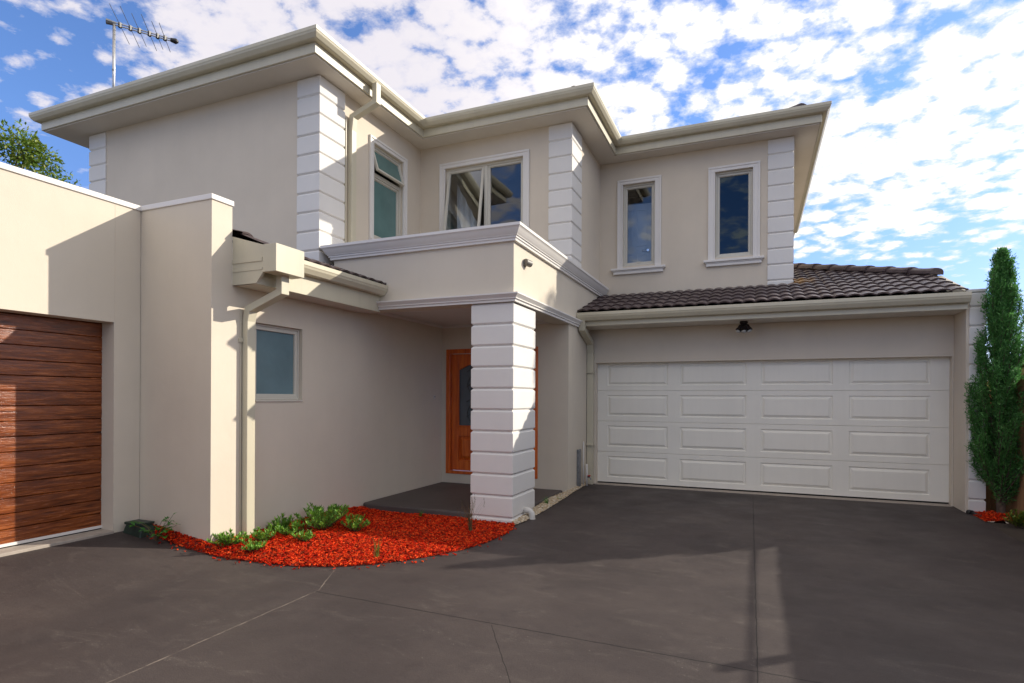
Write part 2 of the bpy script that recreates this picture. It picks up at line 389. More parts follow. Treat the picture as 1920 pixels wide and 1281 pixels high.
bed = loft_bed(sub(E_, 3), sub(B_, 3), 12, lambda s_, t: .004 + .055 * smooth01(t * 1.6) * (1 if s_ < .5 else max(0.0, 1 - (s_ - .5) * 14) if t > .5 else (1 - .8 * smooth01((s_ - .45) * 8))), 1, 'mulch', M['mulch'])
mu = MB(); mu.v = list(bed.v); mu.f = list(bed.f)
kind(mu.build('mulch_base', M['mulch'], smooth=True), 'stuff', 'dark red soil beneath the bark chips', 'mulch')
ch = MB(); add_chips(ch, bed, 26000, rnd)
spill = loft_bed(sub([(x + (.10 if x > -3.5 else .02), y - .10) for x, y in E_], 3), sub(E_, 3), 3, lambda s_, t: .003, 1, 'm', M['mulch'])
add_chips(ch, spill, 70, rnd)
kind(ch.build('bark_mulch', M['chips'], fix=False), 'stuff', 'bright red bark mulch in the curved bed beside the porch', 'mulch')
# right-hand bed
E2 = [(2.575, 9.19), (2.575, 9.05), (2.575, 8.95), (2.575, 8.85), (2.575, 8.75), (2.575, 8.65)]
B2 = [(2.96, 9.19), (2.96, 9.05), (2.96, 8.95), (2.96, 8.85), (2.96, 8.75), (2.96, 8.65)]
s_ = MB().quad((2.574, -10, .0), (3.0, -10, .0), (3.0, 8.7, .045), (2.574, 8.7, .045)); kind(s_.build('garden_soil', M['soil']), 'structure', 'brown soil strip along the paling fence', 'soil')
bed2 = loft_bed(sub(E2, 3), sub(B2, 3), 5, lambda s_, t: .004 + .03 * smooth01(t * 1.6), 1, 'm', M['mulch'])
mu = MB(); mu.v = list(bed2.v); mu.f = list(bed2.f)
mb2 = MB(); mb2.v = list(bed2.v); mb2.f = list(bed2.f); add_chips(mb2, bed2, 900, rnd)
kind(mb2.build('bark_mulch', M['chips'], fix=False), 'stuff', 'small patch of red bark mulch at the foot of the conifer', 'mulch')
# gravel strip
E3 = [(-2.6, 6.31), (-2.56, 6.6), (-2.55, 7.2), (-2.56, 7.94), (-2.59, 8.7), (-2.62, 9.6)]
B3 = [(-2.64, 6.34), (-2.655, 6.6), (-2.70, 7.2), (-2.725, 7.94), (-2.66, 8.7), (-2.655, 9.6)]
bed3 = loft_bed(sub(E3, 6), sub(B3, 6), 4, lambda s_, t: .006 + .025 * smooth01(t * 2), 1, 'g', M['soil'])
gr = MB(); gr.v = list(bed3.v); gr.f = list(bed3.f)
kind(gr.build('gravel_base', M['gravel_base']), 'stuff', 'sandy bed under the pebbles', 'gravel')
st = MB(); ico = bmesh.new(); bmesh.ops.create_icosphere(ico, subdivisions=1, radius=1.0)
ico.verts.ensure_lookup_table(); iv = [v.co.copy() for v in ico.verts]; ifc = [tuple(v.index for v in f.verts) for f in ico.faces]; ico.free()
for p in scatter(bed3, 2200, rnd):
    r_ = rnd.uniform(.008, .018); sc = Vector((rnd.uniform(.8, 1.4), rnd.uniform(.7, 1.2), rnd.uniform(.5, .9))) * r_
    rot = Matrix.Rotation(rnd.random() * 6.28, 3, 'Z')
    st.add([p + rot @ Vector((v.x * sc.x, v.y * sc.y, v.z * sc.z)) + Vector((0, 0, r_ * .4)) for v in iv], ifc)
kind(st.build('gravel', M['stones'], fix=False, smooth=True), 'stuff', 'tan pebbles in the strip between porch and driveway', 'gravel')

# ------------------------------------------------------------------ the house
house = thing('two_storey_house', 'two storey cream rendered house with white quoins, portico and double garage', 'house', (-5, 12, 0))
H = house
# mapping of local (along, outward, up) to the world for the two facing directions
def faceY(y): return lambda a, o, z: (a, y - o, z)
def faceX(x): return lambda a, o, z: (x + o, a, z)
T = .2
def wall(mapf, a0, a1, z0, z1, holes=(), mat='render', parent=None, t=T, name='wall'):
    m = MB(mapf)
    A = sorted({a0, a1, *[h[0] for h in holes], *[h[1] for h in holes]}); Z = sorted({z0, z1, *[h[2] for h in holes], *[h[3] for h in holes]})
    def solid(i, j):
        if not (0 <= i < len(A) - 1 and 0 <= j < len(Z) - 1): return False
        ca, cz = (A[i] + A[i + 1]) / 2, (Z[j] + Z[j + 1]) / 2
        return not any(h[0] < ca < h[1] and h[2] < cz < h[3] for h in holes)
    idx = {}
    def V(a, o, z):
        k = (a, o, z)
        if k not in idx: idx[k] = len(m.v); m.v.append(mapf(a, o, z))
        return idx[k]
    for i in range(len(A) - 1):
        for j in range(len(Z) - 1):
            if not solid(i, j): continue
            a, b, c, e = A[i], A[i + 1], Z[j], Z[j + 1]
            m.f.append((V(a, 0, c), V(b, 0, c), V(b, 0, e), V(a, 0, e))); m.f.append((V(a, -t, c), V(a, -t, e), V(b, -t, e), V(b, -t, c)))
            if not solid(i - 1, j): m.f.append((V(a, 0, c), V(a, 0, e), V(a, -t, e), V(a, -t, c)))
            if not solid(i + 1, j): m.f.append((V(b, 0, c), V(b, -t, c), V(b, -t, e), V(b, 0, e)))
            if not solid(i, j - 1): m.f.append((V(a, 0, c), V(a, -t, c), V(b, -t, c), V(b, 0, c)))
            if not solid(i, j + 1): m.f.append((V(a, 0, e), V(b, 0, e), V(b, -t, e), V(a, -t, e)))
    return m.build(name, M[mat], parent)
ZS = 5.91
YA, YM, YR = 6.244, 8.827, 10.694
XO, XA, XC, XE = -10.335, -5.48, -2.70, 0.57
YB = 17.2
W1 = (7.44, 8.26, 4.02, 5.47); W2 = (-4.976, -3.518, 4.02, 5.49); W3 = (-2.27, -1.685, 3.97, 5.475); W4 = (-0.650, -0.042, 3.985, 5.475)
W5 = (4.605, 5.29, 1.488, 2.31)
wall(faceY(YA), XO, XA, 2.5, ZS, (), 'render', H)
wall(faceX(XA), YA + T, YM, 2.5, ZS, [W1], 'render', H)
wall(faceY(YM), XA - T, XC, 2.5, ZS, [W2], 'render', H)
wall(faceX(XC), YM + T, YR, 2.5, ZS, (), 'render', H)
wall(faceY(YR), XC - T, XE, 3.20, ZS, [W3, W4], 'render', H)
wall(faceX(XE), YR + T, YB, 2.5, ZS, (), 'render', H)
m = MB().box(XO, XO + T, YA + T, YB, 2.5, ZS); m.build('wall', M['render'], H)
m = MB().box(XO, XE, YB, YB + T, 2.5, ZS); m.build('wall', M['render'], H)
# upper floor inside, partition and the white door seen through a window
m = MB().box(XO + T, XA - T, YA + T, YB, 3.32, 3.42).box(XA - T + .001, XC - T, YM + T, YB, 3.32, 3.42).box(XC - T + .001, XE - T, YR + T, YB, 3.32, 3.42)
m.build('floor', M['inner'], H)
m = MB().box(-2.895, XE - .205, 12.6, 12.7, 3.425, 5.88).box(-1.12, -1.03, YR + T + .005, 12.595, 3.425, 5.88).box(-2.99, -2.90, YM + T + .01, 12.7, 3.425, 5.88).box(-5.68, -5.58, 8.84 + T, 12.0, 3.425, 5.88).box(-5.575, -2.995, 11.9, 12.0, 3.425, 5.88)
m.build('partition', M['inner'], H)
m = MB(); m.box(-2.45, -1.83, 11.20, 11.24, 3.44, 5.26)
idoor = m.build('interior_door', M['white_door'], H)
m = MB()
for x0, x1 in ((-2.39, -2.19), (-2.11, -1.91)):
    m.ring(x0, x1, 3.6, 4.30, .02, 11.188, 11.199); m.ring(x0, x1, 4.45, 5.15, .02, 11.188, 11.199)
m.build('door_moulding', M['white_door'], idoor)
m = MB().tube([(-1.885, 11.20, 4.35), (-1.885, 11.15, 4.35)], .024, 12).tube([(-1.885, 11.16, 4.35), (-2.0, 11.16, 4.35)], .010, 8); m.build('handle', M['chrome'], idoor, smooth=False)
# curtain in the open window
m = MB(); n = 24; vs = []
for i in range(n + 1):
    t = i / n; x = -4.93 + .52 * t; y = 9.17 + .03 * math.sin(t * 26)
    vs += [(x, y, 3.5), (x - .25 * t * .0, y, 5.35 - 0.95 * t)]
m.add(vs, [(2 * i, 2 * i + 2, 2 * i + 3, 2 * i + 1) for i in range(n)])
cu = m.build('curtain', M['white_door'], H, smooth=True)
so = cu.modifiers.new('t', 'SOLIDIFY'); so.thickness = .004

# quoins: stacked blocks with V joints
def quoin(x0, x1, y0, y1, ztop, zbot, pitch, parent, name='quoin', mat='quoin', first=None, c=.021):
    m = MB(); z = ztop; k = 0
    while z > zbot + .02:
        h = pitch if (k or first is None) else first
        zb = max(z - h, zbot)
        m.add([(x0 + a, y0 + b_, zz) for zz, ins in ((zb, c), (zb + c, 0), (z - c, 0), (z, c)) for a, b_ in ((ins, ins), (x1 - x0 - ins, ins), (x1 - x0 - ins, y1 - y0 - ins), (ins, y1 - y0 - ins))],
              [(3, 2, 1, 0), (12, 13, 14, 15)] + [(4 * l + i, 4 * l + (i + 1) % 4, 4 * l + 4 + (i + 1) % 4, 4 * l + 4 + i) for l in range(3) for i in range(4)])
        z = zb; k += 1
    return m.build(name, M[mat], parent, bevel=.003, seg=1, angle=20)
PT = .2655
quoin(-5.855, -5.46, 6.224, 6.755, ZS - .001, 3.0, PT, H)
quoin(-10.357, -9.93, 6.224, 6.75, ZS - .001, 3.0, PT, H)
quoin(-3.075, -2.68, 8.807, 9.37, ZS - .001, 3.0, PT, H)
quoin(0.19, 0.59, 10.674, 11.2, ZS - .001, 3.40, PT, H)

# upper eaves
GP = [(-11.07, 16.9), (-11.07, 5.709), (-5.07, 5.709), (-5.07, 8.319), (-2.205, 8.319), (-2.205, 10.235), (1.09, 10.235), (1.09, 17.55)]
def gutter_prof(z, h=.125, d=.12):
    return [(0, z), (0, z - .045), (-.006, z - .055), (-.012, z - .075), (-.045, z - h + .008), (-.06, z - h), (-d, z - h), (-d, z), (-d + .01, z), (-d + .01, z - h + .012), (-.06, z - h + .012), (-.026, z - .06), (-.018, z - .045), (-.018, z)]
ZG = 6.182
MB().sweep(GP, gutter_prof(ZG)).build('gutter', M['metal'], H, bevel=.003, seg=1)
MB().sweep(GP, [(-.122, 6.10), (-.122, 5.925), (-.150, 5.925), (-.150, 6.10)]).build('fascia', M['metal'], H, bevel=.003, seg=1)
def inset_path(path, d):
    n = len(path); out = []
    nrm = []
    for i in range(n - 1):
        dx, dy = path[i + 1][0] - path[i][0], path[i + 1][1] - path[i][1]; l = math.hypot(dx, dy); nrm.append((dy / l, -dx / l))
    for i in range(n):
        if i == 0: mm = nrm[0]
        elif i == n - 1: mm = nrm[-1]
        else:
            a, b = nrm[i - 1], nrm[i]; k = 1 + a[0] * b[0] + a[1] * b[1]; mm = ((a[0] + b[0]) / k, (a[1] + b[1]) / k)
        out.append((path[i][0] - mm[0] * d, path[i][1] - mm[1] * d))
    return out
ip = inset_path(GP, .151)
ip[0] = (ip[0][0], 17.5); ip[-1] = (ip[-1][0], 17.5)
MB().prism(ip, ZS, ZS + .02).build('soffit', M['eave'], H)
# upper roof, hips over three rectangles
rf = MB()
def hip(x0, x1, y0, y1, z, sl):
    w = (x1 - x0) / 2; l = (y1 - y0) / 2
    if w < l: a, b = (x0 + w, y0 + w, z + w * sl), (x0 + w, y1 - w, z + w * sl)
    else: a, b = (x0 + l, y0 + l, z + l * sl), (x1 - l, y0 + l, z + l * sl)
    c = [(x0, y0, z), (x1, y0, z), (x1, y1, z), (x0, y1, z)]
    fs = [(0, 1, 4), (1, 2, 5, 4), (2, 3, 5), (3, 0, 4, 5)] if w < l else [(0, 1, 5, 4), (1, 2, 5), (2, 3, 4, 5), (3, 0, 4)]
    rf.add(c + [a, b], fs + [(3, 2, 1, 0)])
hip(-11.03, -5.11, 5.75, 17.5, 6.172, .36); hip(-11.028, -2.245, 8.36, 17.49, 6.168, .36); hip(-11.026, 1.05, 10.275, 17.48, 6.164, .36)
roof = rf.build('roof', M['tile'], H)
def cap_run(p, q, n, r=.11, name='ridge_cap', parent=None, over=.05, flare=.004):
    """half-round overlapping cap tiles from p (low) up to q"""
    m = MB(); p, q = Vector(p), Vector(q); t = (q - p).normalized(); ln = (q - p).length / n
    side = t.cross(Vector((0, 0, 1))).normalized(); up = side.cross(t).normalized()
    K = 8
    for i in range(n):
        a = p + t * (i * ln); b = a + t * (ln + over); rings = []
        for pt, rr, lift in ((a, r + flare, .018), (a + t * .05, r + flare, .018), (a + t * .052, r + .004, .014), (b, r - .012, .0)):
            for k in range(K + 1):
                an = math.pi * k / K; rings.append(pt + side * (math.copysign(abs(math.cos(an)) ** .75, math.cos(an)) * rr * 1.25) + up * (math.sin(an) ** .8 * rr * .85 + lift))
        fs = [(l * (K + 1) + k, l * (K + 1) + k + 1, (l + 1) * (K + 1) + k + 1, (l + 1) * (K + 1) + k) for l in range(3) for k in range(K)]
        fs += [tuple(range(K + 1)), tuple(range(3 * (K + 1), 4 * (K + 1)))[::-1]]
        m.add(rings, fs)
    return m.build(name, M['tile'], parent, smooth=False)
for x, y, sx in ((-2.245, 8.36, -1), (1.05, 10.275, -1), (-5.11, 5.75, -1)):
    k_ = .34 if x > -5 else .6
    cap_run((x + sx * k_, y + k_, 6.172 + .36 * k_ - .005), (x + sx * 2.2, y + 2.2, 6.172 + .36 * 2.2 - .11), 6, .085, parent=roof)

# wave tiles -----------------------------------------------------------
def tile_field(mapf, u0, u1, v1, inside, course=.33, per=.166, amp=.027, step=.026, du=.02, seed=0):
    """courses of rolled tiles; mapf(u, v, h) -> world, v runs up the slope, h above the roof plane"""
    m = MB(); rr = random.Random(seed); nc = int(math.ceil(v1 / course)); nu = int(round((u1 - u0) / du))
    for c in range(nc):
        va, vb = c * course, min((c + 1) * course + .03, v1 + .03)
        jig = [rr.uniform(-.004, .004) for _ in range(nu // 15 + 2)]
        for lohi in (0,):
            prev = None
            for i in range(nu + 1):
                u = u0 + (u1 - u0) * i / nu
                ok = inside(u, (va + min(vb, v1)) / 2)
                if not ok: prev = None; continue
                w = amp * abs(math.sin(math.pi * u / per)) ** .75
                j = jig[i // 15]
                cur = [mapf(u, va + j, w + step - .02), mapf(u, va + j, w + step), mapf(u, vb, w)]
                if prev is not None:
                    o = len(m.v); m.v += prev + cur
                    m.f += [(o, o + 3, o + 4, o + 1), (o + 1, o + 4, o + 5, o + 2)]
                prev = cur
    return m
# garage roof
SL = .325; Y0, Z0 = 9.02, 2.905
cs, sn = 1 / math.hypot(1, SL), SL / math.hypot(1, SL)
def gmap(u, v, h): return (u, Y0 + v * cs - h * sn, Z0 + v * sn + h * cs)
def gin(u, v):
    y = Y0 + v * cs
    if y > 10.72 and u < .585: return False
    xm = 2.50 if y < 10.42 else 2.50 - (y - 10.42) * .835
    return u < xm
gt = tile_field(gmap, -2.645, 2.50, 3.9, gin, seed=2)
groof = gt.build('tiled_garage_roof', M['tile'], H, fix=False)
# solid roof body below the tiles, right-hand hip slope and verge wall
def P(x, y, dz=0): return (x, y, Z0 + (y - Y0) * SL + dz)
m = MB().add([P(-2.645, Y0 + .02, -.03), P(2.50, Y0 + .02, -.03), P(2.50, 10.42, -.03), P(.55, 12.75, -.03), P(.55, 10.9, -.03), P(-2.645, 10.9, -.03), (2.50, 14.6, 3.3)], [(0, 1, 2, 3, 4, 5), (2, 6, 3)])
m.build('roof_underlay', M['dark_line'], H)
cap_run(P(2.50, 10.43, .02), P(.59, 12.72, .02), 8, .105, parent=groof)
MB().tube([P(2.47, 10.45, .035), P(.60, 12.70, .035)], .085, 10).build('mortar_bed', M['tile'], groof)
m = MB().add([(2.515, 9.25, 2.93), (2.515, 9.25, 2.955), (2.515, 10.5, 3.39), (2.515, 10.5, 3.36), (2.58, 9.25, 2.93), (2.58, 9.25, 2.955), (2.58, 10.5, 3.39), (2.58, 10.5, 3.36)], [(0, 1, 2, 3), (7, 6, 5, 4), (0, 4, 5, 1), (1, 5, 6, 2), (2, 6, 7, 3), (3, 7, 4, 0)])
m.build('verge_flashing', M['metal'], groof)
# garage eave
GG = [(-2.645, 8.975), (2.525, 8.975)]
MB().sweep(GG, gutter_prof(2.893, .13, .12)).build('gutter', M['metal'], H, bevel=.003, seg=1)
MB().box(-2.55, 2.518, 9.097, 9.125, 2.688, 2.90).build('fascia', M['metal'], H, bevel=.003, seg=1)
MB().box(-2.64, 2.515, 9.127, 9.695, 2.69, 2.71).box(-2.64, -2.551, 9.10, 9.127, 2.69, 2.88).build('soffit', M['eave'], H)
# garage wall
m = MB().box(-2.645, -2.504, 9.70, 9.95, -.05, 2.125).box(2.51, 2.528, 9.70, 9.95, -.05, 2.125).box(-2.645, 2.528, 9.70, 9.95, 2.125, 2.80)
m.build('wall', M['render'], H)
MB().box(-2.53, 2.54, 9.705, 9.735, 2.655, 2.688).build('soffit_bead', M['eave'], H)
MB().box(2.53, 2.62, 9.95, 14.6, -.05, 2.93).build('wall', M['render'], H)
# pier at the right of the garage
pier = MB().box(2.53, 2.725, 9.215, 9.945, -.12, 2.915).build('boundary_pier', M['render'], H, bevel=.004)
quoin(2.562, 2.742, 9.195, 9.6, 2.917, -.1, .249, pier, first=.191)
MB().box(2.528, 2.75, 9.19, 9.95, 2.918, 2.955).build('pier_cap', M['quoin'], pier, bevel=.004)

# garage door with embossed panels
gd = MB(faceY(9.82))
X0, X1, ZB = -2.52, 2.52, .088
cols = [(-2.335, -1.325), (-1.13, -.12), (.09, 1.075), (1.29, 2.29)]
SH = .522
for r_ in range(4):
    zb, zt = ZB + r_ * SH + (.003 if r_ else 0), ZB + (r_ + 1) * SH - .003
    A = [X0] + [x for c in cols for x in c] + [X1]; Zr = [zb, zb + .085, zt - .075, zt]
    for i in range(len(A) - 1):
        for j in range(3):
            a, b, c, e = A[i], A[i + 1], Zr[j], Zr[j + 1]
            if i % 2 == 1 and j == 1:
                rings = [(0, 0), (.010, -.014), (.022, -.014), (.055, .004)]
                vs = []
                for ins, o in rings: vs += [(a + ins, o, c + ins), (b - ins, o, c + ins), (b - ins, o, e - ins), (a + ins, o, e - ins)]
                gd.add(vs, [(4 * l + k, 4 * l + (k + 1) % 4, 4 * l + 4 + (k + 1) % 4, 4 * l + 4 + k) for l in range(3) for k in range(4)] + [(12, 13, 14, 15)])
            else: gd.add([(a, 0, c), (b, 0, c), (b, 0, e), (a, 0, e)], [(0, 1, 2, 3)])
    gd.add([(X0, 0, zt), (X1, 0, zt), (X1, -.012, zt + .002), (X0, -.012, zt + .002)], [(0, 1, 2, 3)])
    gd.add([(X0, -.012, zt + .002), (X1, -.012, zt + .002), (X1, 0, zt + .006), (X0, 0, zt + .006)], [(0, 1, 2, 3)])
gdo = gd.build('garage_door', M['gdoor'], H, fix=False)
gdo['label'] = 'wide cream sectional garage door with embossed panels'
MB().box(X0, X1, 9.828, 9.86, .060, .12).build('bottom_seal', M['dark_line'], gdo)
MB().box(X0 - .01, X1 + .01, 9.90, 9.93, .0, 2.2).build('door_backing', M['dark_line'], gdo)

# windows --------------------------------------------------------------
def window(mapf, op, cw, glass, name='window', sill=None, label=None, casing=True, bottom=True, rec=.07, frame_w=.045, out=None):
    a0, a1, z0, z1 = op
    m = MB(mapf)
    if casing:
        l, r, t = cw
        m.box(a0 - l, a1 + r, -.001, .022, z1, z1 + t)
        m.box(a0 - l, a0, -.001, .022, z0 - .05, z1); m.box(a1, a1 + r, -.001, .022, z0 - .05, z1)
        # raised outer bead and inner step
        m.box(a0 - l - .004, a1 + r + .004, -.001, .034, z1 + t - .03, z1 + t + .004)
        m.box(a0 - l - .004, a0 - l + .026, -.001, .034, z0 - .05, z1 + t - .03); m.box(a1 + r - .026, a1 + r + .004, -.001, .034, z0 - .05, z1 + t - .03)
        m.box(a0 - .022, a1 + .022, .022, .029, z1 + .002, z1 + .022); m.box(a0 - .022, a0 - .002, .022, .029, z0 - .05, z1 + .002); m.box(a1 + .002, a1 + .022, .022, .029, z0 - .05, z1 + .002)
        w = m.build(name, M['trim'], H, bevel=.003, seg=1)
    else:
        m.ring(a0 + .002, a1 - .002, z0 + .002, z1 - .002, .022, -.10, -.045)
        w = m.build(name, M['frame'], H, bevel=.003, seg=1)
    if label: w['label'] = label
    if sill:
        s0, s1 = sill
        m = MB(mapf)
        m.box(s0, s1, -.001, .085, z0 - .085, z0 - .045); m.box(s0 + .02, s1 - .02, -.001, .06, z0 - .105, z0 - .085); m.box(s0 + .04, s1 - .04, -.001, .05, z0 - .155, z0 - .105)
        m.box(a0 - cw[0], a1 + cw[1], -.001, .022, z0 - .045, z0 - .03) if False else None
        m.build('sill', M['trim'], w, bevel=.006, seg=2)
        MB(mapf).box(a0 + .001, a1 - .001, -T, .0, z0 - .001, z0 + .012).build('sill_tray', M['frame'], w)
    return w
def sash(mapf, a0, a1, z0, z1, glass, w, fw=.04, d=-.09, th=.035, lab=None):
    m = MB(mapf).ring(a0, a1, z0, z1, fw, d, d + th)
    m.ring(a0 + fw, a1 - fw, z0 + fw, z1 - fw, .008, d + .006, d + th - .012)
    s = m.build('sash', M['frame'], w, bevel=.003, seg=1)
    p = MB(mapf).box(a0 + fw + .002, a1 - fw - .002, d + .012, d + .017, z0 + fw + .002, z1 - fw - .002).build('pane', M[glass], w)
    return s, p
def frame(mapf, op, w, fw=.035, d=-.11, th=.075):
    a0, a1, z0, z1 = op
    return MB(mapf).ring(a0 + .001, a1 - .001, z0 + .001, z1 - .001, fw, d, d + th).build('frame', M['frame'], w, bevel=.003, seg=1)
fy, fx = faceY(YR), faceX(XA)
w3 = window(fy, W3, (.095, .11, .085), 'glass', sill=(-2.475, -1.49), label='narrow upper window with a white interior door behind the glass')
frame(fy, W3, w3, .028); sash(fy, W3[0] + .03, W3[1] - .03, W3[2] + .03, W3[3] - .03, 'glass', w3, .035, -.10, .045)
MB(fy).box(-2.02, -1.95, -.06, -.045, W3[2] + .055, W3[2] + .075).build('latch', M['frame'], w3)
w4 = window(fy, W4, (.11, .11, .088), 'glass', sill=(-.835, .138), label='narrow upper window with plain dark blue glass beside the quoin')
frame(fy, W4, w4, .028); sash(fy, W4[0] + .03, W4[1] - .03, W4[2] + .03, W4[3] - .03, 'glass_tint', w4, .035, -.10, .045)
fm = faceY(YM)
w2 = window(fm, W2, (.10, .105, .09), 'glass', label='wide upper window with its left sash tilted open')
MB(fm).box(W2[0] - .1, W2[1] + .105, -.001, .06, W2[2] - .1, W2[2] - .05).build('sill', M['trim'], w2)
frame(fm, W2, w2, .03)
MB(fm).box(-4.25, -4.185, -.105, -.04, W2[2] + .032, W2[3] - .032).build('mullion', M['frame'], w2, bevel=.003, seg=1)
sash(fm, -4.184, W2[1] - .031, W2[2] + .031, W2[3] - .031, 'glass', w2, .032, -.10, .045)
def tilt(mapf, pz, pd, ang):
    ca, sa = math.cos(ang), math.sin(ang)
    def f(a, o, z):
        dz, do = z - pz, o - pd
        return mapf(a, pd + do * ca - dz * sa, pz + dz * ca + do * sa)
    return f
sash(tilt(fm, W2[3] - .03, -.04, R(9.5)), W2[0] + .032, -4.251, W2[2] + .031, W2[3] - .031, 'glass', w2, .04, -.08, .04)
w1 = window(fx, W1, (.10, .10, .085), 'frost_green', label='frosted green side window with its top sash pushed open')
MB(fx).box(W1[0] - .1, W1[1] + .1, -.001, .06, W1[2] - .1, W1[2] - .05).build('sill', M['trim'], w1)
frame(fx, W1, w1, .03)
ZT = 5.02
MB(fx).box(W1[0] + .032, W1[1] - .032, -.105, -.04, ZT - .03, ZT + .03).build('transom', M['frame'], w1, bevel=.003, seg=1)
sash(fx, W1[0] + .032, W1[1] - .032, W1[2] + .031, ZT - .031, 'frost_green', w1, .03, -.10, .04)
sash(tilt(fx, W1[3] - .03, -.05, R(17)), W1[0] + .034, W1[1] - .034, ZT + .02, W1[3] - .033, 'frost_green', w1, .035, -.085, .04)
XL = -4.88
fl = faceX(XL)
w5 = window(fl, W5, (0, 0, 0), 'frost_blue', casing=False, label='frosted blue ground floor window without surround')
m = MB(fl).ring(W5[0] + .024, W5[1] - .024, W5[2] + .024, W5[3] - .024, .04, -.095, -.055); m.build('sash', M['frame'], w5, bevel=.003, seg=1)
MB(fl).box(W5[0] + .06, W5[1] - .06, -.083, -.078, W5[2] + .06, W5[3] - .06).build('pane', M['frost_blue'], w5)
MB(fl).box(W5[0] - .003, W5[1] + .003, -.05, .012, W5[2] - .022, W5[2] - .002).build('sill', M['frame'], w5, bevel=.003, seg=1)

# ground floor walls of the house
YD = 8.572
wall(fl, 4.3003, YD, -.05, 2.645, [W5], 'render2', H)
FD = (-4.80, -3.15, .245, 2.335)
MB().box(XL - T, XL, 6.353, YD - .001, 2.6455, 2.734).build('wall', M['render2'], H)
wall(faceY(YD), XL - T, -2.651, -.05, 2.73, [FD], 'render2', H)
MB().box(-2.85, -2.65, YD + T + .0, 9.695, -.05, 2.729).build('wall', M['render2'], H)
MB().box(-2.648, -2.643, 9.62, 9.68, .04, 2.66).build('control_joint', M['dark_line'], H)

# front door: frame > leaf, panes, handle
fd = faceY(YD)
a0, a1, z0, z1 = FD
m = MB(fd).ring(a0 + .002, a1 - .002, z0 + .002, z1 - .002, .075, -.12, .012, wb=.05); m.box(-3.72, -3.64, -.12, .008, z0 + .055, z1 - .08)
door = m.build('front_door', M['door_wood'], H, bevel=.006)
door['label'] = 'orange stained timber front door with leadlight glass'
def arch_panel(mapf, x0, x1, zb, zs, rise, o0, o1, w, arch=True):
    """door leaf opening surround: moulded arch-topped ring"""
    m = MB(mapf); n = 14
    outer, inner = [], []
    def curve(x0, x1, zs, rise, k):
        pts = [(x1, zb), (x1, zs)]
        for i in range(1, k): 
            t = i / k; pts.append((x1 + (x0 - x1) * t, zs + rise * math.sin(math.pi * t)))
        return pts + [(x0, zs), (x0, zb)]
    outer = curve(x0, x1, zs, rise, n); inner = [(p[0], p[1]) for p in curve(x0 + w, x1 - w, zs - w * .6, rise, n)]
    inner[0] = (x1 - w, zb + w); inner[-1] = (x0 + w, zb + w)
    vs = [(p[0], o0, p[1]) for p in outer] + [(p[0], o1, p[1]) for p in outer] + [(p[0], o1, p[1]) for p in inner] + [(p[0], o0, p[1]) for p in inner]
    k = len(outer); fs = []
    for i in range(k):
        j = (i + 1) % k
        fs += [(i, j, k + j, k + i), (k + i, k + j, 2 * k + j, 2 * k + i), (2 * k + i, 2 * k + j, 3 * k + j, 3 * k + i)]
    return m.add(vs, fs)
lx0, lx1 = a0 + .085, -3.725
zb = z0 + .06
m = MB(fd)
m.box(lx0, lx0 + .13, -.085, -.04, zb, z1 - .085).box(lx1 - .13, lx1, -.085, -.04, zb, z1 - .085)
m.box(lx0 + .13, lx1 - .13, -.085, -.04, zb, zb + .17).box(lx0 + .13, lx1 - .13, -.085, -.04, .88, 1.04)
# arched head rail
n = 16; pts = []
for i in range(n + 1):
    t = i / n; pts.append((lx0 + .13 + (lx1 - lx0 - .26) * t, 1.99 + .11 * math.sin(math.pi * t)))
for p, q in zip(pts[:-1], pts[1:]):
    m.add([(p[0], -.085, p[1]), (q[0], -.085, q[1]), (q[0], -.085, z1 - .085), (p[0], -.085, z1 - .085), (p[0], -.04, p[1]), (q[0], -.04, q[1]), (q[0], -.04, z1 - .085), (p[0], -.04, z1 - .085)],
          [(3, 2, 1, 0), (4, 5, 6, 7), (0, 1, 5, 4), (2, 3, 7, 6)])
m.box(lx0 + .13, lx1 - .13, -.08, -.07, zb + .17, .88)
m.add([(lx0 + .15, -.07, zb + .19), (lx1 - .15, -.07, zb + .19), (lx1 - .15, -.07, .86), (lx0 + .15, -.07, .86), (lx0 + .2, -.045, zb + .24), (lx1 - .2, -.045, zb + .24), (lx1 - .2, -.045, .81), (lx0 + .2, -.045, .81)],
      [(0, 1, 5, 4), (1, 2, 6, 5), (2, 3, 7, 6), (3, 0, 4, 7), (4, 5, 6, 7)])
leaf = m.build('door_leaf', M['door_wood'], door, bevel=.004)
arch_panel(fd, lx0 + .125, lx1 - .125, 1.035, 1.995, .11, -.04, -.028, .022).build('bead', M['door_wood'], door, bevel=.003, seg=1)
MB(fd).box(lx0 + .125, lx1 - .125, -.066, -.060, 1.03, 2.14).build('pane', M['frost_door'], door)
m = MB(fd)
cxm = (lx0 + lx1) / 2
for k in range(4):
    for sgn in (-1, 1):
        m.tube([(cxm + sgn * (.04 + .16 * abs(math.sin(3.14 * (k * .25 + t * .25 / 8 * 1.0) * 2 + .4))), -.055, 1.08 + (k + t / 8) * .24) for t in range(9)], .005, 6)
for zz in (1.2, 1.45, 1.7, 1.95):
    m.tube([(cxm - .22, -.055, zz), (cxm - .12, -.055, zz + .06), (cxm, -.055, zz), (cxm + .12, -.055, zz + .06), (cxm + .22, -.055, zz)], .005, 6)
m.build('leadlight', M['lead'], door)
MB(fd).box(-3.635, a1 - .08, -.08, -.06, zb, z1 - .085).build('sidelight', M['frost_door'], door)
MB(fd).tube([(lx1 - .06, -.04, 1.05), (lx1 - .06, .02, 1.05), (lx1 - .16, .02, 1.05)], .011, 8).build('handle', M['chrome'], door)

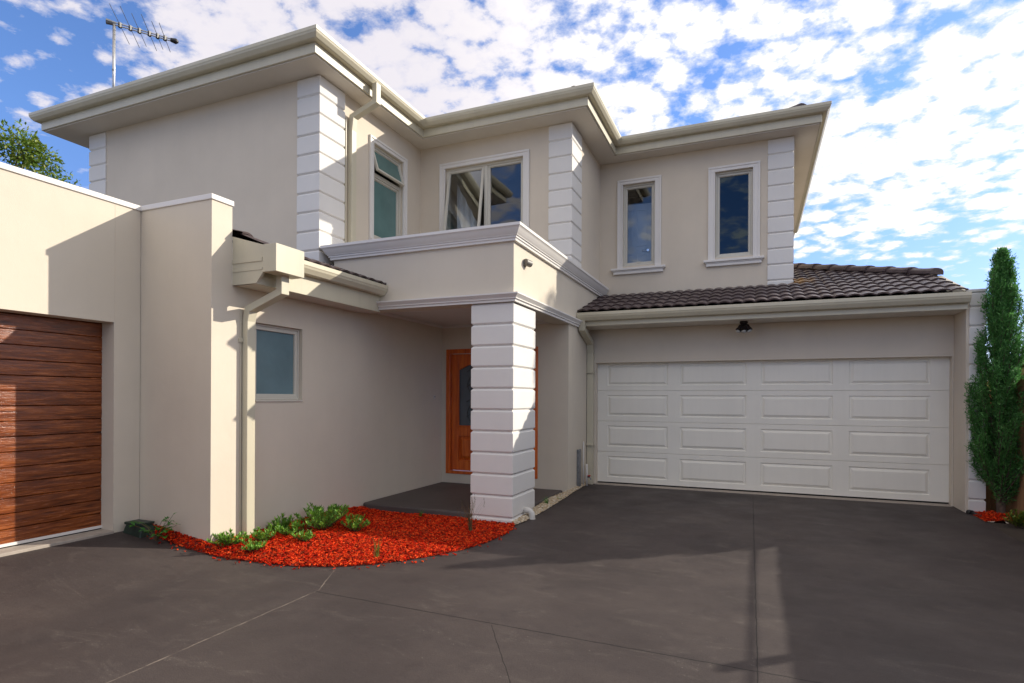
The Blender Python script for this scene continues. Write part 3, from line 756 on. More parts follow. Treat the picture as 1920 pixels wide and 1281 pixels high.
# portico ---------------------------------------------------------------
YP, XP = 6.352, -2.65
port = MB().box(-5.31, XP, YP, YR - .001, 2.735, 3.50).build('portico', M['render2'], H)
m = MB().box(XL + .003, XP - .001, YP + .001, YP + .25, 2.67, 2.734).box(XP - .25, XP - .001, YP + .251, YD - .004, 2.67, 2.734).build('beam', M['render2'], port)
MB().box(XL + .002, XP - .252, YP + .252, YD - .003, 2.725, 2.7345).build('porch_ceiling', M['trim'], port)
m = MB().sweep([(XL + .003, YP + .255), (XL + .003, YD - .002), (XP - .26, YD - .002)][::1], [(0.0, 2.724), (.03, 2.724), (.03, 2.715), (.008, 2.69), (0, 2.69)])
m.build('ceiling_bead', M['trim'], port)
CP = [(-5.31, 6.9), (-5.31, YP), (XP, YP), (XP, YR - .021)]
corn = [(-.05, 3.572), (.130, 3.572), (.130, 3.538), (.122, 3.532), (.112, 3.520), (.098, 3.495), (.082, 3.470), (.068, 3.452), (.066, 3.444), (.054, 3.444), (.052, 3.418), (.040, 3.414), (.038, 3.386), (-.001, 3.384), (-.05, 3.384)]
MB().sweep(CP, corn).build('cornice', M['trim'], port)
lowm = [(-.002, 2.768), (.088, 2.768), (.088, 2.752), (.078, 2.742), (.060, 2.722), (.052, 2.712), (.052, 2.700), (.034, 2.696), (.034, 2.668), (-.002, 2.668)]
MB().sweep([(XL + .002, YP), (XP, YP), (XP, 9.69)], lowm).build('moulding', M['trim'], port)
quoin(-3.21, -2.648, 6.349, 7.10, 2.667, -.06, .2587, port, name='pillar', c=.022)

# lower-left eave over the ground floor wall
GL = [(-4.43, 4.31), (-4.43, 6.348)][::-1]
GLp = [(-4.43, 4.306), (-4.43, 6.35)]
MB().sweep(GLp, gutter_prof(2.98, .13, .12)).build('gutter', M['metal'], H, bevel=.003, seg=1)
MB().box(-4.58, -4.552, 4.31, 6.351, 2.64, 2.95).build('fascia', M['metal'], H, bevel=.003, seg=1)
MB().box(XL - .2, -4.582, 4.311, 6.351, 2.646, 2.666).build('soffit', M['eave'], H)
m = MB().add([(x, y, z) for y in (4.303, 4.330) for x, z in ((-4.879, 2.646), (-4.56, 2.646), (-4.47, 2.75), (-4.47, 3.02), (-4.879, 3.14))], [(0, 1, 2, 3, 4), (9, 8, 7, 6, 5)] + [(i, (i + 1) % 5, 5 + (i + 1) % 5, 5 + i) for i in range(5)])
m.box(-4.878, -4.478, 4.296, 4.303, 2.86, 2.90).box(-4.878, -4.478, 4.298, 4.303, 2.775, 2.80)
m.build('boxed_eave_end', M['metal'], H)
SL2 = .34; c2, s2 = 1 / math.hypot(1, SL2), SL2 / math.hypot(1, SL2)
def lmap(u, v, h):
    h = h + .075 * max(0.0, 1 - (u - 4.315) / .34) * min(1, .35 + v * 2)
    return (-4.47 - v * c2 + h * s2, u, 2.975 + v * s2 + h * c2)
lt = tile_field(lmap, 4.315, 6.35, 1.3, lambda u, v: (u < 6.21) or (-4.47 - v * c2 > -5.45), seed=5)
lroof = lt.build('tiled_side_roof', M['tile'], H, fix=False)
m = MB().add([(-4.47, 4.315, 2.93), (-4.47, 6.35, 2.93), (-5.45, 6.35, 3.263), (-5.45, 6.21, 3.263), (-5.75, 6.21, 3.385), (-5.75, 4.315, 3.385)], [(0, 1, 2, 3, 4, 5)])
m.build('roof_underlay', M['dark_line'], H)

# downpipes ---------------------------------------------------------------
def rect_pipe(pts, w, dpt, name, parent, axis='Y'):
    """rectangular pipe with mitred bends in one vertical plane; w along axis"""
    m = MB(); n = len(pts); P3 = [Vector(p) for p in pts]
    ax = Vector((0, 1, 0)) if axis == 'Y' else Vector((1, 0, 0))
    vs = []
    for i in range(n):
        ds = []
        if i > 0: ds.append((P3[i] - P3[i - 1]).normalized())
        if i < n - 1: ds.append((P3[i + 1] - P3[i]).normalized())
        t = sum(ds, Vector()).normalized(); nn = t.cross(ax).normalized()
        k = 1.0 if len(ds) == 1 else 1 / max(.3, t.dot(ds[0]))
        for a, b in ((-1, -1), (1, -1), (1, 1), (-1, 1)): vs.append(P3[i] + ax * (a * w / 2) + nn * (b * dpt / 2 * k))
    fs = [(4 * i + k, 4 * i + (k + 1) % 4, 4 * i + 4 + (k + 1) % 4, 4 * i + 4 + k) for i in range(n - 1) for k in range(4)] + [(3, 2, 1, 0), (4 * n - 4, 4 * n - 3, 4 * n - 2, 4 * n - 1)]
    m.add(vs, fs); return m.build(name, M['metal'], parent, bevel=.005, seg=2)
dp = rect_pipe([(-5.085, 6.98, 6.07), (-5.085, 6.98, 5.80), (-5.41, 6.88, 5.60), (-5.435, 6.88, 5.4), (-5.435, 6.88, 3.46)], .105, .078, 'downpipe', H)
MB().box(-5.478, -5.45, 6.762, 6.775, 3.6, 5.55).build('bracket', M['metal'], dp)
dp = rect_pipe([(-4.44, 4.53, 2.76), (-4.44, 4.53, 2.585), (-4.81, 4.475, 2.42), (-4.838, 4.475, 2.3), (-4.838, 4.475, -.02)], .105, .076, 'downpipe', H)
m = MB().box(-4.475, -4.30, 4.30, 4.685, 2.748, 3.022); m.build('rainhead', M['metal'], dp, bevel=.004)
for zz in (2.05, .55): pass
m = MB()
for zz in (2.10,): m.box(-4.879, -4.86, 4.38, 4.42, zz - .02, zz + .02)
m.build('bracket', M['metal'], dp)
MB().tube([(-4.873, 4.405, 2.42), (-4.873, 4.405, .0)], .006, 8).build('conduit', M['metal'], dp)
dp = rect_pipe([(-2.575, 9.05, 2.775), (-2.575, 9.07, 2.64), (-2.585, 9.60, 2.46), (-2.59, 9.65, 2.3), (-2.59, 9.65, .03)], .105, .078, 'downpipe', H, axis='X')
for zz in (.72, 1.95): MB().box(-2.646, -2.52, 9.58, 9.695, zz, zz + .015).build('bracket', M['metal'], dp)

# ------------------------------------------------------------------ neighbouring garage
ng = thing('neighbour_garage', 'cream rendered flat-roofed garage with white parapet cap and brown timber-look door', 'garage', (-6, 2, 0))
XW = -5.90
wall(faceX(XW), -4.0, 4.055, -.05, 3.443, [(-1.2, 3.79, -.06, 2.257)], 'render2', ng, t=.195)
MB().box(-6.35, -5.902, 3.787, 3.80, .0, 0.01).build('jamb_base', M['concrete'], ng) if False else None
MB().box(XW - .195, XL, 4.06, 4.30, -.05, 3.443).build('wall', M['render2'], ng)
MB().box(-12, XW - .2, -4.0, -3.8, -.05, 3.3).box(-12, -11.8, -3.79, 4.3, -.05, 3.3).box(-11.79, XW - .2, 4.1, 4.3, -.05, 3.3).build('wall', M['render2'], ng)
MB().box(-11.7, XW - .2, -3.7, 4.05, 3.0, 3.1).build('roof', M['grey_metal'], ng)
m = MB().prism([(XW - .21, -4.0), (XW + .014, -4.0), (XW + .014, 4.046), (XL + .014, 4.046), (XL + .014, 4.312), (XW - .21, 4.312)], 3.4435, 3.497)
m.build('parapet_cap', M['trim'], ng, bevel=.006)
MB().box(XW - .02, XW + .0015, 3.793, 3.799, 2.262, 3.44).build('control_joint', M['render'], ng)
# wood-look door: profile with board grooves extruded along Y
prof = []; z = .20; bh = .1365; k = 0
rr = random.Random(11)
XDR = -6.085
while z < 2.42:
    prof += [(XDR - .014, z), (XDR - .001, z + .007), (XDR + .0005, z + bh * .5), (XDR - .001, z + bh - .004)]; z += bh
m = MB(); vs = [(x, y, zz) for y in (-1.25, 3.80) for x, zz in prof]; n = len(prof)
m.add(vs, [(i, i + 1, n + i + 1, n + i) for i in range(n - 1)])
wd = m.build('garage_door', M['gd_wood'], ng)
wd['label'] = 'glossy brown timber-look garage door with horizontal boards'
MB().box(-6.10, XDR + .012, -1.25, 3.79, .19, .215).build('bottom_rail', M['trim'], wd)
MB().box(-6.10, XDR, -1.25, 3.80, .165, .19).build('bottom_seal', M['dark_line'], wd)
MB().box(-6.2, -6.13, -1.3, 3.85, .0, 2.4).build('door_backing', M['dark_line'], wd)
MB().box(-6.128, -6.097, 3.7905, 3.82, .1, 2.3).build('side_seal', M['dark_line'], wd)
# reveal behind the jamb, so the recess is closed
MB().box(-6.3, -6.0955, 3.791, 4.05, .0, 2.3).build('jamb', M['render'], ng)

# ------------------------------------------------------------------ small fittings (things of their own)
def lathe(mb, c, axis, prof, n=16):
    """profile (r, h) revolved about axis through c"""
    axis = Vector(axis).normalized(); a = axis.cross(Vector((0, 0, 1)))
    if a.length < 1e-3: a = Vector((1, 0, 0))
    a.normalize(); b = axis.cross(a); c = Vector(c)
    vs = [c + axis * h + (a * math.cos(6.28318 * k / n) + b * math.sin(6.28318 * k / n)) * r for r, h in prof for k in range(n)]
    fs = [(i * n + k, i * n + (k + 1) % n, (i + 1) * n + (k + 1) % n, (i + 1) * n + k) for i in range(len(prof) - 1) for k in range(n)]
    fs += [tuple(range(n))[::-1], tuple(range((len(prof) - 1) * n, len(prof) * n))]
    return mb.add(vs, fs)
fl_ = thing('floodlight', 'dark bronze three-headed floodlight hanging under the garage eave', 'light', (-.153, 9.38, 2.69))
lathe(MB(), (-.153, 9.38, 2.69), (0, 0, -1), [(.058, 0), (.06, .03), (.045, .042), (.02, .045)]).build('mount', M['dark_metal'], fl_, smooth=False)
for dx, dy in ((-.48, -.2), (.0, -.35), (.48, -.2)):
    ax = Vector((dx, dy, -1)).normalized(); c = Vector((-.153 + dx * .05, 9.38 + dy * .04, 2.655))
    h = lathe(MB(), c, ax, [(.012, 0), (.014, .02), (.03, .03), (.034, .055), (.036, .075), (.05, .115), (.052, .12)], 14).build('lamp_head', M['dark_metal'], fl_, smooth=False)
    lathe(MB(), c + ax * .120, ax, [(.030, 0), (.036, .010), (.030, .022), (.012, .028)], 14).build('lens', M['lens'], h, smooth=True)
wl = thing('wall_light', 'small taupe cylinder spotlight on the sunlit portico face', 'light', (-2.65, 6.72, 3.20))
lathe(MB(), (-2.65, 6.70, 3.20), (1, 0, 0), [(.05, 0), (.05, .012), (.03, .02)], 18).build('mount', M['lamp_body'], wl)
lathe(MB(), (-2.625, 6.66, 3.205), (.35, 1, -.1), [(.03, 0), (.042, .004), (.043, .10), (.036, .104)], 18).build('lamp_head', M['lamp_body'], wl)
MB().tube([(-2.64, 6.70, 3.20), (-2.60, 6.70, 3.203)], .014, 8).build('arm', M['lamp_body'], wl)
db = thing('doorbell', 'tiny white doorbell button on the wall beside the front door', 'doorbell', (-4.88, 8.31, 1.526))
MB().box(-4.88, -4.865, 8.293, 8.327, 1.495, 1.56).build('plate', M['pvc'], db, bevel=.003)
lathe(MB(), (-4.866, 8.31, 1.535), (1, 0, 0), [(.008, 0), (.008, .006)], 10).build('button', M['black'], db)
ub = thing('valve_box', 'dark green plastic valve box at the corner by the brown garage door', 'valve box', (-5.70, 3.93, .13))
x0, x1, y0, y1, zz, zt = -5.87, -5.575, 3.84, 4.03, .10, .25
MB().add([(x0, y0, zz), (x1, y0, zz), (x1, y1, zz), (x0, y1, zz), (x0 + .035, y0 + .03, zt - .02), (x1 - .035, y0 + .03, zt - .02), (x1 - .035, y1 - .03, zt - .02), (x0 + .035, y1 - .03, zt - .02)],
         [(3, 2, 1, 0), (4, 5, 6, 7), (0, 1, 5, 4), (1, 2, 6, 5), (2, 3, 7, 6), (3, 0, 4, 7)]).build('body', M['green_plastic'], ub, bevel=.01)
MB().box(x0 + .025, x1 - .025, y0 + .02, y1 - .02, zt - .02, zt + .006).build('lid', M['green_plastic'], ub, bevel=.006)
el = thing('drain_elbow', 'white plastic drain elbow at the foot of the quoined pillar', 'pipe', (-2.6, 6.75, 0))
m = MB().tube([(-2.66, 6.72, .125), (-2.60, 6.72, .125), (-2.565, 6.72, .115), (-2.545, 6.72, .09), (-2.54, 6.72, .05), (-2.54, 6.72, -.02)], .038, 14)
m.build('bend', M['pvc'], el, smooth=True)
MB().tube([(-2.54, 6.72, .035), (-2.54, 6.72, -.01)], .043, 14).build('socket', M['pvc'], el, smooth=False)
cv = thing('conduit_cover', 'grey metal cover strip standing against the side wall near the garage', 'cover', (-2.64, 9.15, 0))
MB().box(-2.648, -2.61, 9.03, 9.17, .03, .69).build('channel', M['grey_metal'], cv, bevel=.006)
tp = thing('standpipe', 'thin white water pipe with a red-handled tap beside the downpipe', 'tap', (-2.6, 9.35, 0))
MB().tube([(-2.62, 9.33, .03), (-2.62, 9.33, .80)], .013, 10).build('riser', M['pvc'], tp, smooth=True)
MB().tube([(-2.595, 9.45, .03), (-2.595, 9.45, .42)], .02, 10).build('sleeve', M['pvc'], tp, smooth=True)
MB().tube([(-2.60, 9.45, .2), (-2.54, 9.44, .2), (-2.52, 9.44, .16)], .012, 8).build('spout', M['grey_metal'], tp)
lathe(MB(), (-2.55, 9.44, .21), (0, 0, 1), [(.01, 0), (.028, .012), (.028, .02), (.01, .024)], 10).build('handle', M['red'], tp)
hs = thing('hose_end', 'short black irrigation pipe end at the pier foot by the driveway edge', 'pipe', (2.62, 9.05, .06))
MB().tube([(2.56, 9.16, .075), (2.60, 9.02, .07), (2.63, 8.80, .05)], .022, 10).build('pipe', M['black'], hs, smooth=True)
MB().tube([(2.555, 9.17, .075), (2.575, 9.11, .075)], .033, 10).build('coupling', M['black'], hs)

# antenna
an = thing('tv_antenna', 'grey television antenna on a mast above the roof edge', 'antenna', (-10.45, 6.68, 6.4))
MB().tube([(-10.45, 6.68, 6.35), (-10.44, 6.68, 8.08)], .024, 10).build('mast', M['alu'], an, smooth=True)
for zz in (7.25, 6.9): MB().tube([(-10.445, 6.68, zz), (-10.445, 6.68, zz + .03)], .028, 10).build('mast_clamp', M['grey_metal'], an)
bs, be = Vector((-10.50, 6.63, 8.10)), Vector((-9.83, 7.33, 8.02))
MB().tube([bs + Vector((0, 0, .022)), be + Vector((0, 0, .018))], .011, 8).tube([bs - Vector((0, 0, .022)), be - Vector((0, 0, .018))], .011, 8).build('boom', M['alu'], an)
MB().tube([bs - (be - bs) * .04, bs + (be - bs) * .1], [.05, .035], 8).build('junction_box', M['grey_metal'], an)
MB().tube([be - (be - bs) * .03, be + (be - bs) * .06, be + (be - bs) * .1], [.034, .05, .02], 10).build('end_cap', M['black'], an, smooth=True)
ed = Vector((-.70, .76, 0)).normalized()
for k, t in enumerate((.17, .33, .47, .63, .76, .88)):
    c = bs + (be - bs) * t; ln = (.60, .62, .50, .56, .44, .46)[k]
    e = MB().tube([c - ed * -ln * .98, c - ed * ln], .0055, 6).build('element', M['grey_metal'], an)
    MB().box(c.x - .022, c.x + .022, c.y - .022, c.y + .022, c.z - .045, c.z + .04).build('insulator', M['black'], e)

# ------------------------------------------------------------------ fence
fn = thing('paling_fence', 'brown timber paling fence running behind the narrow conifer', 'fence', (3.0, 4, 0))
m = MB(); y = 17.0; r2 = random.Random(5)
while y > -9:
    h = 1.79 + r2.uniform(-.006, .006)
    m.box(3.0 + r2.uniform(0, .006), 3.018, y - .098, y - .002, -.05, h); y -= .1
m.build('palings', M['fence_wood'], fn)
for zz in (.35, 1.45): MB().box(3.019, 3.065, -9, 17, zz, zz + .07).build('rail', M['fence_wood'], fn)
for yy in (15.05, 12.1, 9.15, 6.2, 3.25, .3, -2.65, -5.6): MB().box(3.066, 3.12, yy - .04, yy + .04, -.1, 2.08).build('post', M['fence_wood'], fn)
MB().box(3.03, 3.05, -9, 9.2, 1.93, 1.955).build('top_rail', M['fence_wood'], fn)

# ------------------------------------------------------------------ plants
def leafquad(mb, p, d, n, ln, w):
    """one pointed leaf: two quads folded at the midrib"""
    d = d.normalized(); s_ = d.cross(n)
    if s_.length < 1e-3: s_ = d.cross(Vector((1, 0, .3)))
    s_.normalize(); up = s_.cross(d)
    a = p; m_ = p + d * ln * .5 + up * ln * .05; t = p + d * ln
    mb.add([a, m_ + s_ * w / 2 + up * w * .15, t, m_ - s_ * w / 2 + up * w * .15, m_], [(0, 1, 4), (1, 2, 4), (2, 3, 4), (3, 0, 4)])
def rdir(r): 
    z = r.uniform(-1, 1); a = r.random() * 6.28318; q = math.sqrt(1 - z * z); return Vector((q * math.cos(a), q * math.sin(a), z))

# conifer on the right
cx, cy = 2.86, 9.09
con = thing('conifer_tree', 'tall narrow green conifer beside the garage pier', 'tree', (cx, cy, .03))
rc = random.Random(21)
def cprof(z):
    pts = [(.20, .05), (.38, .16), (.62, .26), (1.0, .33), (1.5, .355), (2.0, .32), (2.4, .255), (2.8, .20), (3.1, .155), (3.3, .09), (3.42, .02)]
    for (a, ra), (b, rb) in zip(pts[:-1], pts[1:]):
        if a <= z <= b: return ra + (rb - ra) * (z - a) / (b - a)
    return .02
mtr = MB().tube([(cx, cy, -.03), (cx + .005, cy, .1), (cx - .01, cy + .01, .6), (cx, cy, 1.6), (cx + .01, cy, 2.9)], [.068, .05, .042, .03, .008], 12)
crown = MB()
tw = MB()
for k in range(210):
    z0_ = .20 + 2.85 * (k / 210) ** 1.15 + rc.uniform(-.05, .05); an_ = rc.random() * 6.28318
    ztop = min(3.38, z0_ + rc.uniform(.35, .85)); rt = cprof(ztop) * rc.uniform(.5, 1.05) if rc.random() > .05 else cprof(ztop) * rc.uniform(1.05, 1.2)
    p0 = Vector((cx, cy, z0_)); pts = []
    for i in range(6):
        t = i / 5; r_ = rt * (1 - (1 - t) ** 1.8)
        pts.append(Vector((cx + math.cos(an_ + .3 * t) * r_, cy + math.sin(an_ + .3 * t) * r_, z0_ + (ztop - z0_) * t)))
    tw.tube(pts, [.012, .010, .008, .006, .004, .002], 5)
    for i in range(330):
        t = rc.random() ** .65; f = t * 5; a_ = int(min(4, f)); q = pts[a_].lerp(pts[a_ + 1], f - a_)
        ax = (pts[a_ + 1] - pts[a_]).normalized()
        d_ = (ax * rc.uniform(.4, 1.2) + rdir(rc) * .85).normalized()
        off = rdir(rc) * rc.uniform(0, .06)
        leafquad(crown, q + off, d_, rdir(rc), rc.uniform(.03, .055), rc.uniform(.008, .014))
mtr.v += [];  o_ = len(mtr.v); mtr.add(tw.v, tw.f)
mtr.build('trunk', M['bark'], con, smooth=True)
crown.build('crown', M['conifer'], con, fix=False)

# broad-leaved tree behind the left garage
tr = thing('broadleaf_tree', 'leafy green tree showing above the white parapet cap', 'tree', (-16.4, 8.0, 0))
rt_ = random.Random(33)
m = MB().tube([(-16.4, 8, -.1), (-16.35, 8, 2), (-16.4, 8.1, 4.2), (-16.3, 8, 6.2)], [.2, .16, .12, .05], 10)
cr = MB(); clumps = []
for k in range(75):
    d_ = rdir(rt_); rad = rt_.uniform(.5, 1) ** .5
    clumps.append((Vector((-17.35 + d_.x * 2.5 * rad, 8 + d_.y * 2.2 * rad, 5.65 + d_.z * 2.4 * rad)), rt_.uniform(.30, .55)))
for c, r_ in clumps:
    m.tube([(-16.35, 8, 4.0), tuple(Vector((-16.4, 8, 5.0)).lerp(c, .5)), tuple(c)], [.05, .03, .01], 5)
    for i in range(330):
        p = c + rdir(rt_) * r_ * rt_.random() ** .4
        d_ = ((p - c).normalized() * .6 + rdir(rt_) + Vector((0, 0, -.3))).normalized()
        leafquad(cr, p, d_, rdir(rt_) + Vector((0, 0, 1.0)), rt_.uniform(.08, .15), rt_.uniform(.035, .065))
m.build('trunk', M['bark'], tr, smooth=True); cr.build('crown', M['tree_leaf'], tr, fix=False)

# unseen tree added out of view, blocks sun from the entry wall
nt_c = Vector((9.05, 17.3, 9.45)); pv = Vector((-.643, .766, 0)).normalized()
nc = nt_c + pv * .50
tt = thing('added_shade_tree', 'unseen columnar leafy tree beyond the fence, added to shade the entry wall', 'tree', (nc.x, nc.y, 0))
rq = random.Random(77)
m = MB().tube([(nc.x, nc.y, -.1), (nc.x + .05, nc.y, 3), (nc.x, nc.y, 6.5), (nc.x, nc.y, 9.2)], [.17, .13, .09, .03], 10)
cr = MB()
for i in range(17000):
    zz_ = rq.uniform(6.8, 10.08); rr2 = min(.80, .30 + (zz_ - 6.6) * .5) * (1 if zz_ < 9.7 else .93); a = rq.random() * 6.283; q = rr2 * math.sqrt(rq.random())
    leafquad(cr, Vector((nc.x + math.cos(a) * q, nc.y + math.sin(a) * q, zz_)), rdir(rq), rdir(rq), rq.uniform(.09, .15), rq.uniform(.05, .08))
for k in range(40):
    zz_ = rq.uniform(5.5, 9.0); a = rq.random() * 6.283
    m.tube([(nc.x, nc.y, zz_), (nc.x + math.cos(a) * .45, nc.y + math.sin(a) * .45, zz_ + .5)], [.025, .006], 5)
m.build('trunk', M['bark'], tt, smooth=True); cr.build('crown', M['tree_leaf'], tt, fix=False)

# small plants, built at the origin and moved to their place
def plant(name, label, cat, loc, group=None): return thing(name, label, cat, loc, group)
def local(mb, name, mat, parent, **kw):
    o = mb.build(name, mat, None, **kw); o.parent = parent; return o
def shrub(label, x, y, h, w, seed, nstem=9, nleaf=24, group='young green shrubs in the red mulch bed', mat='shrub_leaf', z=None):
    r_ = random.Random(seed); root = plant('shrub', label, 'shrub', (x, y, (gz(x, y) + .04) if z is None else z), group)
    st_, lf = MB(), MB(); h *= 1.15; w *= 1.7; nstem = int(nstem * 1.5); nleaf = int(nleaf * 1.6)
    for k in range(nstem):
        a = k / nstem * 6.283 + r_.uniform(-.3, .3); rr_ = w * r_.uniform(.25, 1.0); hh = h * r_.uniform(.55, 1.0) * (1 - .35 * (rr_ / w) ** 2)
        pts = [Vector((0, 0, -.02)), Vector((math.cos(a) * rr_ * .45, math.sin(a) * rr_ * .45, hh * .45)), Vector((math.cos(a) * rr_, math.sin(a) * rr_, hh))]
        st_.tube(pts, [.004, .003, .0015], 5)
        for i in range(nleaf):
            t = .2 + .8 * r_.random() ** .6; q = pts[0].lerp(pts[1], t * 2) if t < .5 else pts[1].lerp(pts[2], t * 2 - 1)
            b = r_.random() * 6.283
            d_ = Vector((math.cos(b), math.sin(b), r_.uniform(.15, 1.2) + (1.0 if t > .85 else 0)))
            leafquad(lf, q, d_, Vector((0, 0, 1)), r_.uniform(.032, .06), r_.uniform(.010, .018))
    local(st_, 'stem', M['bark'], root); local(lf, 'foliage', M[mat], root, fix=False)
    return root
shrub('widest bushy green shrub in the middle of the mulch bed', -4.40, 5.10, .27, .21, 1, 22, 26)
shrub('small bright green shrub at the right end of the shrub row', -4.06, 5.22, .17, .10, 2, 10, 22)
shrub('upright green shrub against the wall behind the widest shrub', -4.60, 5.35, .25, .13, 3, 12, 24)
shrub('low spreading green shrub just left of the widest shrub', -4.53, 4.72, .14, .17, 4, 14, 22)
shrub('bright green tuft-like shrub standing near the foot of the white downpipe', -4.70, 4.78, .19, .09, 5, 9, 24)
shrub('small leafy shrub between the downpipe and the driveway edge', -4.55, 4.40, .15, .09, 6, 9, 22)
shrub('dark green shrub at the sunlit corner of the garage wall', -4.72, 4.12, .13, .13, 7, 13, 24)
shrub('sparse low shrub in the open mulch in front of the widest shrub', -4.22, 4.62, .09, .10, 12, 7, 16)
shrub('low creeping shrub nearest to the curved driveway edge', -4.42, 4.17, .08, .11, 13, 8, 16)
shrub('yellow-green shrub at the foot of the fence by the conifer', 2.83, 8.42, .17, .10, 8, 16, 22, None, 'yellow_leaf', .05)

wd_ = plant('leafy_weed', 'broad-leaved green weed growing beside the dark green valve box', 'weed', (-5.42, 3.90, .12))
rw = random.Random(9); st_, lf = MB(), MB()
for k in range(17):
    a = rw.uniform(-2.6, .9) ; rr_ = rw.uniform(.05, .26); hh = rw.uniform(.04, .17)
    tip = Vector((math.cos(a) * rr_ * 1.1, math.sin(a) * rr_ * .45, hh))
    st_.tube([Vector((0, 0, -.03)), tip * .5 + Vector((0, 0, .03)), tip], [.003, .0025, .002], 5)
    for j in range(3):
        b = a + (j - 1) * .9 + rw.uniform(-.3, .3)
        leafquad(lf, tip, Vector((math.cos(b), math.sin(b), rw.uniform(-.2, .5))), Vector((0, 0, 1)), rw.uniform(.05, .085), rw.uniform(.035, .06))
for k in range(7):
    tip = Vector((rw.uniform(.12, .24), rw.uniform(-.03, .05), rw.uniform(.14, .26)))
    st_.tube([Vector((.02, 0, 0)), tip * .6, tip], [.003, .002, .0015], 5)
    for j in range(2): leafquad(lf, tip, rdir(rw), Vector((0, 0, 1)), .04, .018)
local(st_, 'stem', M['dry_grass'], wd_); local(lf, 'foliage', M['weed_leaf'], wd_, fix=False)

def tuft(name, label, x, y, h, spread, n, seed, mat, z, heads=False, w=.006):
    r_ = random.Random(seed); root = plant(name, label, 'grass', (x, y, z)); mb = MB(); hd = MB()
    for k in range(n):
        a = r_.random() * 6.283; s_ = spread * r_.uniform(.1, 1); hh = h * r_.uniform(.5, 1)
        b0 = Vector((r_.uniform(-.02, .02), r_.uniform(-.02, .02), -.03)); pts = []
        for i in range(5):
            t = i / 4; pts.append(b0 + Vector((math.cos(a) * s_ * t ** 1.7, math.sin(a) * s_ * t ** 1.7, (hh + .03) * t - .12 * s_ * t * t)))
        sd = Vector((-math.sin(a), math.cos(a), 0)); vs = []
        for i, p in enumerate(pts): ww = w * (1 - (i / 4) ** 1.5) + .0006; vs += [p - sd * ww / 2, p + sd * ww / 2]
        mb.add(vs, [(2 * i, 2 * i + 1, 2 * i + 3, 2 * i + 2) for i in range(4)])
        if heads and k % 3 == 0:
            for j in range(10): leafquad(mb, pts[-1] + Vector((0, 0, -.012 * j)), rdir(r_) * .6 + Vector((0, 0, 1)), rdir(r_), .02, .006)
    local(mb, 'blades', M[mat], root, fix=False)
    return root
tuft('grass_tuft', 'tall dry grass with seed heads in front of the pillar', -2.93, 5.80, .40, .20, 34, 1, 'dry_grass', .05, True)
tuft('grass_tuft', 'small upright yellow-green tuft alone in the sunlit mulch', -3.27, 4.52, .22, .06, 14, 2, 'grass_leaf', .04, False, .009)
tuft('grass_tuft', 'tiny green sprigs at the front edge of the porch slab', -3.86, 6.24, .09, .10, 18, 3, 'weed_leaf', .05, False, .008)
tuft('grass_tuft', 'green clump in the pebble strip behind the pillar', -2.64, 7.52, .15, .11, 30, 4, 'weed_leaf', .04, False, .009)
tuft('grass_tuft', 'low green weeds lying on the pebbles nearest the driveway', -2.60, 7.95, .06, .10, 26, 5, 'weed_leaf', .05, False, .009)

# ------------------------------------------------------------------ light, sky, camera
AZ, EL = 40.0, 26.0
sd = Vector((math.cos(R(EL)) * math.cos(R(AZ)), math.cos(R(EL)) * math.sin(R(AZ)), math.sin(R(EL))))
sl = bpy.data.lights.new('sun', 'SUN'); sl.energy = 2.35; sl.angle = R(0.5); sl.color = (1.0, 0.92, 0.79)
so_ = bpy.data.objects.new('sun', sl); COL.objects.link(so_); so_.rotation_euler = sd.to_track_quat('Z', 'Y').to_euler()
so_.location = sd * 40

w = bpy.data.worlds.new('World'); scene.world = w; w.use_nodes = True
nt = w.node_tree; bg = nt.nodes['Background']
sky = N(nt, 'ShaderNodeTexSky', sky_type='NISHITA'); sky.sun_disc = False
sky.sun_elevation = R(EL); sky.sun_rotation = R(90 - AZ); sky.air_density = 1.0; sky.dust_density = 0.4; sky.ozone_density = 2.0
tc = N(nt, 'ShaderNodeTexCoord').outputs['Generated']
sep = N(nt, 'ShaderNodeSeparateXYZ'); L(nt, tc, sep.inputs[0])
zc = mathn(nt, 'ADD', mathn(nt, 'MAXIMUM', sep.outputs[2], 0.0), 0.16)
cmb = N(nt, 'ShaderNodeCombineXYZ')
L(nt, mathn(nt, 'DIVIDE', sep.outputs[0], zc), cmb.inputs[0]); L(nt, mathn(nt, 'DIVIDE', sep.outputs[1], zc), cmb.inputs[1])
pl = cmb.outputs[0]
def nz(scale, detail, rough, dist=0.0, off=(0, 0, 0)):
    mp = N(nt, 'ShaderNodeMapping'); inp(mp, Location=off); L(nt, pl, mp.inputs[0])
    n = N(nt, 'ShaderNodeTexNoise'); inp(n, Scale=scale, Detail=detail, Roughness=rough, Distortion=dist); L(nt, mp.outputs[0], n.inputs['Vector']); return n.outputs[0]
big = nz(0.8, 3, 0.5, 0, (3.1, 1.7, 0)); fine = nz(24.0, 8, 0.62, 0.1, (0.4, 7.7, 0)); mid = nz(4.6, 5, 0.55, 0.2, (8, 2, 0))
wn = N(nt, 'ShaderNodeTexNoise'); inp(wn, Scale=9.0, Detail=5); L(nt, pl, wn.inputs['Vector'])
wv = N(nt, 'ShaderNodeVectorMath', operation='MULTIPLY_ADD'); L(nt, wn.outputs['Color'], wv.inputs[0]); wv.inputs[1].default_value = (.11, .11, 0); L(nt, pl, wv.inputs[2])
vo = N(nt, 'ShaderNodeTexVoronoi', feature='SMOOTH_F1'); inp(vo, Scale=13.5, Smoothness=.3); L(nt, wv.outputs[0], vo.inputs['Vector'])
cell = mathn(nt, 'SUBTRACT', 0.85, vo.outputs['Distance'])
